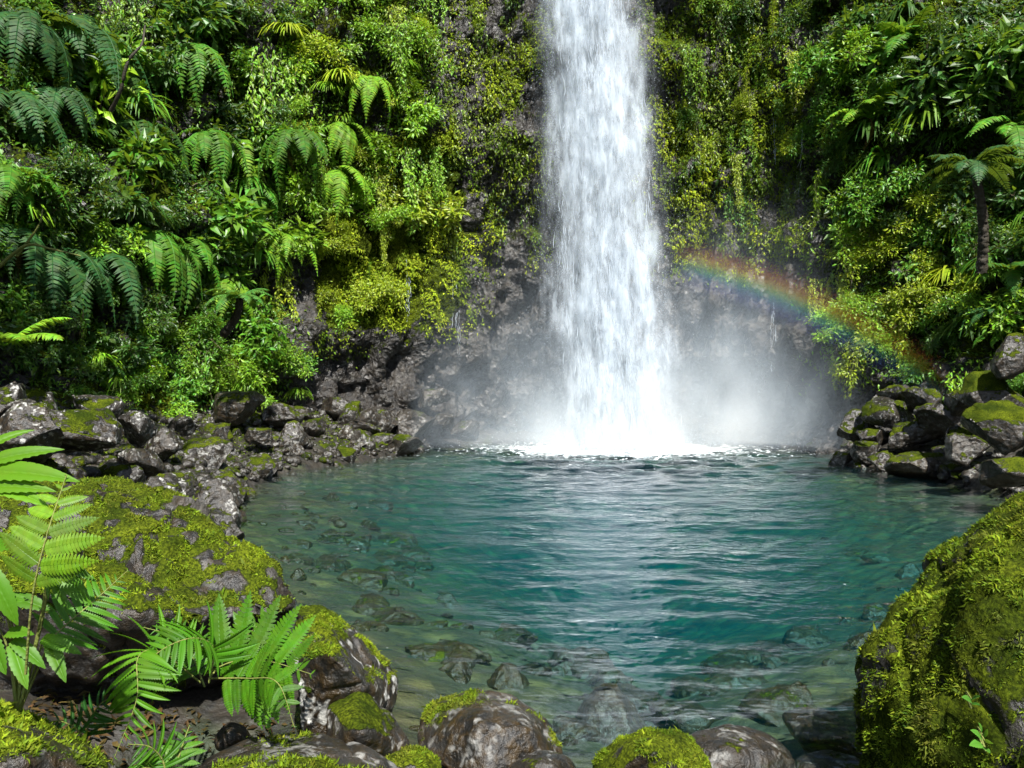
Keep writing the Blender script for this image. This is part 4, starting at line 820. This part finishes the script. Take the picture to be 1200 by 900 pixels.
# broad-leaved plants: (stem foot, [leaf base px, leaf tip px, distance, mesh])
def leafy_plant(label, foot, leaves, col, name='broad_leaved_plant'):
    b0 = P(*foot); e = link(name, None, label=label, cat='plant', loc=b0)
    for (x0, y0, x1, y1, d0, d1, mi) in leaves:
        a, b = P(x0, y0, d0) - b0, P(x1, y1, d1) - b0; c = catmull([np.zeros(3), a * .5 + np.array([0, .04, .04]), a], 16)
        st = link('stem', mesh_np('stem', *tube(c, np.linspace(.006, .0028, 16), 5)), M_STEM, e); L = np.linalg.norm(b - a)
        Rm = frames((b - a)[None] + rng.normal(size=(1, 3)) * .02 * L, np.array([[random.uniform(-.3, .3), -.75, .8]]))[0]; o = link('leaf', BROAD[mi], None, e)
        M = np.eye(4); M[:3, :3] = Rm * L; M[:3, 3] = a; o.matrix_local = Matrix(M.tolist()); k2 = random.uniform(.85, 1.2); o.color = (col[0] * k2, col[1] * k2, col[2] * k2, 1)
    return e
leafy_plant('tall bright plant with long pointed leaves above the long mossy boulder', (-15, 760, 2.9), [(-22, 530, 30, 495, 2.9, 2.95, 0), (-22, 545, 60, 512, 2.9, 2.9, 2), (-25, 555, 76, 540, 2.9, 2.8, 2), (-30, 572, 54, 560, 2.85, 2.8, 2), (-30, 560, 40, 575, 2.9, 2.75, 2)], (.085, .190, .006))
leafy_plant('plant with broad lobed leaves in the shade of the light green fern', (20, 840, 3.05),
            [(60, 655, 96, 705, 2.9, 2.8, 0), (58, 652, 108, 672, 2.9, 2.85, 2), (58, 655, 74, 712, 2.9, 2.8, 2), (-10, 640, 42, 628, 2.95, 2.9, 1), (-12, 668, 18, 728, 2.9, 2.85, 0), (10, 700, 55, 706, 3.05, 3.0, 0), (8, 742, 36, 738, 2.95, 2.9, 1), (15, 755, 28, 800, 2.95, 2.85, 0), (50, 748, 90, 758, 3.0, 2.95, 0), (58, 752, 74, 790, 3.0, 2.9, 0), (-10, 745, 3, 790, 2.9, 2.85, 1), (-20, 705, 22, 694, 2.95, 2.9, 0), (62, 658, 50, 700, 2.9, 2.82, 2), (15, 750, 50, 775, 2.95, 2.9, 0)], (.058, .150, .005))
leafy_plant('tiny light green seedling low on the massive mossy boulder', (1155, 880, 3.35), [(1150, 865, 1142, 856, 3.32, 3.28, 1), (1152, 862, 1160, 854, 3.32, 3.28, 1), (1150, 872, 1140, 871, 3.32, 3.26, 1), (1155, 870, 1165, 868, 3.32, 3.26, 1), (1150, 858, 1150, 848, 3.32, 3.30, 1), (1152, 876, 1160, 880, 3.32, 3.26, 1)], (.07, .19, .02))
leafy_plant('tiny seedling halfway up the massive mossy boulder', (1138, 830, 3.5), [(1138, 822, 1131, 816, 3.45, 3.4, 1), (1139, 820, 1146, 814, 3.45, 3.4, 1), (1138, 825, 1147, 824, 3.45, 3.4, 1)], (.06, .17, .02))

# ------------------------------------------------------------------ mist and rainbow
def box_mesh(lo, hi):
    bm = bmesh.new(); bmesh.ops.create_cube(bm, size=1); s = np.array(hi) - np.array(lo); c = (np.array(hi) + np.array(lo)) / 2
    for v in bm.verts: v.co = Vector(np.array(v.co) * s + c)
    me = bpy.data.meshes.new('mist'); bm.to_mesh(me); bm.free(); return me
def mist_material():
    k = NT('spray_mist'); pos = k.n('ShaderNodeNewGeometry').outputs['Position']
    def blob(c, r, amp):
        v = k.n('ShaderNodeVectorMath', {0: pos, 1: c}, operation='SUBTRACT').outputs[0]; v = k.n('ShaderNodeVectorMath', {0: v, 1: tuple(1 / a for a in r)}, operation='MULTIPLY').outputs[0]
        d = k.n('ShaderNodeVectorMath', {0: v, 1: v}, operation='DOT_PRODUCT').outputs['Value']; return k.math('MULTIPLY', k.math('EXPONENT', k.math('MULTIPLY', d, -1.0)), amp)
    mp = k.n('ShaderNodeMapping', {'Vector': pos, 'Scale': (.55, .55, .32)}).outputs[0]; n = k.ramp(k.noise(mp, 1.0, 4, .6), [(.36, .12), (.68, 1.0)])
    wide = k.math('ADD', blob((4.3, 25.4, 0), (4.6, 2.8, 2.4), .40), k.math('ADD', blob((7.6, 26.2, 1.2), (2.6, 1.8, 3.6), .34), blob((.2, 26.0, .6), (2.4, 1.8, 3.4), .17)))
    core = blob((3.7, 25.5, .3), (2.1, 1.0, .9), .38)
    den = k.math('MULTIPLY', k.math('ADD', wide, core), n)
    sc = k.n('ShaderNodeVolumeScatter', {'Color': (.74, .87, 1, 1), 'Density': den, 'Anisotropy': -.1}); k.link(sc.outputs[0], k.out.inputs[1]); return k.m
link('mist', box_mesh((-3.2, 22.6, .16), (11.2, 28.6, 8.5)), mist_material(), kind='stuff', label='white spray mist drifting round the foot of the waterfall', cat='mist')

RD = 17.4; RC = (-.02, 2.2 - RD * 659 / FPX); RR = 825 / FPX * RD; RW = 31 / FPX * RD
def rainbow():
    a0, a1 = math.atan2(804, 180), math.atan2(615, 545); th = np.linspace(a0, a1, 60); vs_, n = [], len(th)
    for t in th:
        for (dr, dy) in ((-RW, -.5), (RW, -.5), (RW, .5), (-RW, .5)):
            vs_.append((RC[0] + (RR + dr) * math.cos(t), RD + dy, RC[1] + (RR + dr) * math.sin(t)))
    f = [(i * 4 + j, i * 4 + (j + 1) % 4, i * 4 + 4 + (j + 1) % 4, i * 4 + 4 + j) for i in range(n - 1) for j in range(4)] + [(3, 2, 1, 0), tuple((n - 1) * 4 + j for j in range(4))]
    k = NT('rainbow_light'); pos = k.n('ShaderNodeNewGeometry').outputs['Position']; s = k.n('ShaderNodeSeparateXYZ', {0: pos})
    dx = k.math('SUBTRACT', s.outputs[0], RC[0]); dz = k.math('SUBTRACT', s.outputs[2], RC[1]); r = k.math('SQRT', k.math('ADD', k.math('MULTIPLY', dx, dx), k.math('MULTIPLY', dz, dz)))
    t = k.n('ShaderNodeMapRange', {0: r, 1: RR - RW, 2: RR + RW}).outputs[0]
    col = k.ramp(t, [(0, (0, 0, 0)), (.22, (.025, .03, .13)), (.36, (.03, .13, .24)), (.47, (.07, .30, .11)), (.58, (.36, .36, .05)), (.69, (.42, .18, .02)), (.82, (.15, .035, .015)), (1, (0, 0, 0))], 'EASE')
    an = k.math('ARCTAN2', dz, dx); e1 = k.n('ShaderNodeMapRange', {0: an, 1: min(a0, a1), 2: min(a0, a1) + .36}, interpolation_type='SMOOTHSTEP').outputs[0]; e2 = k.n('ShaderNodeMapRange', {0: an, 1: max(a0, a1) - .07, 2: max(a0, a1), 3: 1.0, 4: 0.0}, interpolation_type='SMOOTHSTEP').outputs[0]
    mid = k.n('ShaderNodeMapRange', {0: an, 1: min(a0, a1), 2: max(a0, a1), 3: .5, 4: 1.0}).outputs[0]
    sc = k.n('ShaderNodeVolumeScatter', {'Color': col, 'Density': k.math('MULTIPLY', k.math('MULTIPLY', e1, e2), k.math('MULTIPLY', mid, .38)), 'Anisotropy': -.3}); k.link(sc.outputs[0], k.out.inputs[1])
    me = bpy.data.meshes.new('rainbow'); me.from_pydata(vs_, [], f); me.update()
    bm = bmesh.new(); bm.from_mesh(me); bmesh.ops.recalc_face_normals(bm, faces=bm.faces[:]); bm.to_mesh(me); bm.free()
    link('rainbow', me, k.m, kind='stuff', label='rainbow arching through the spray to the rocks', cat='rainbow')
rainbow()
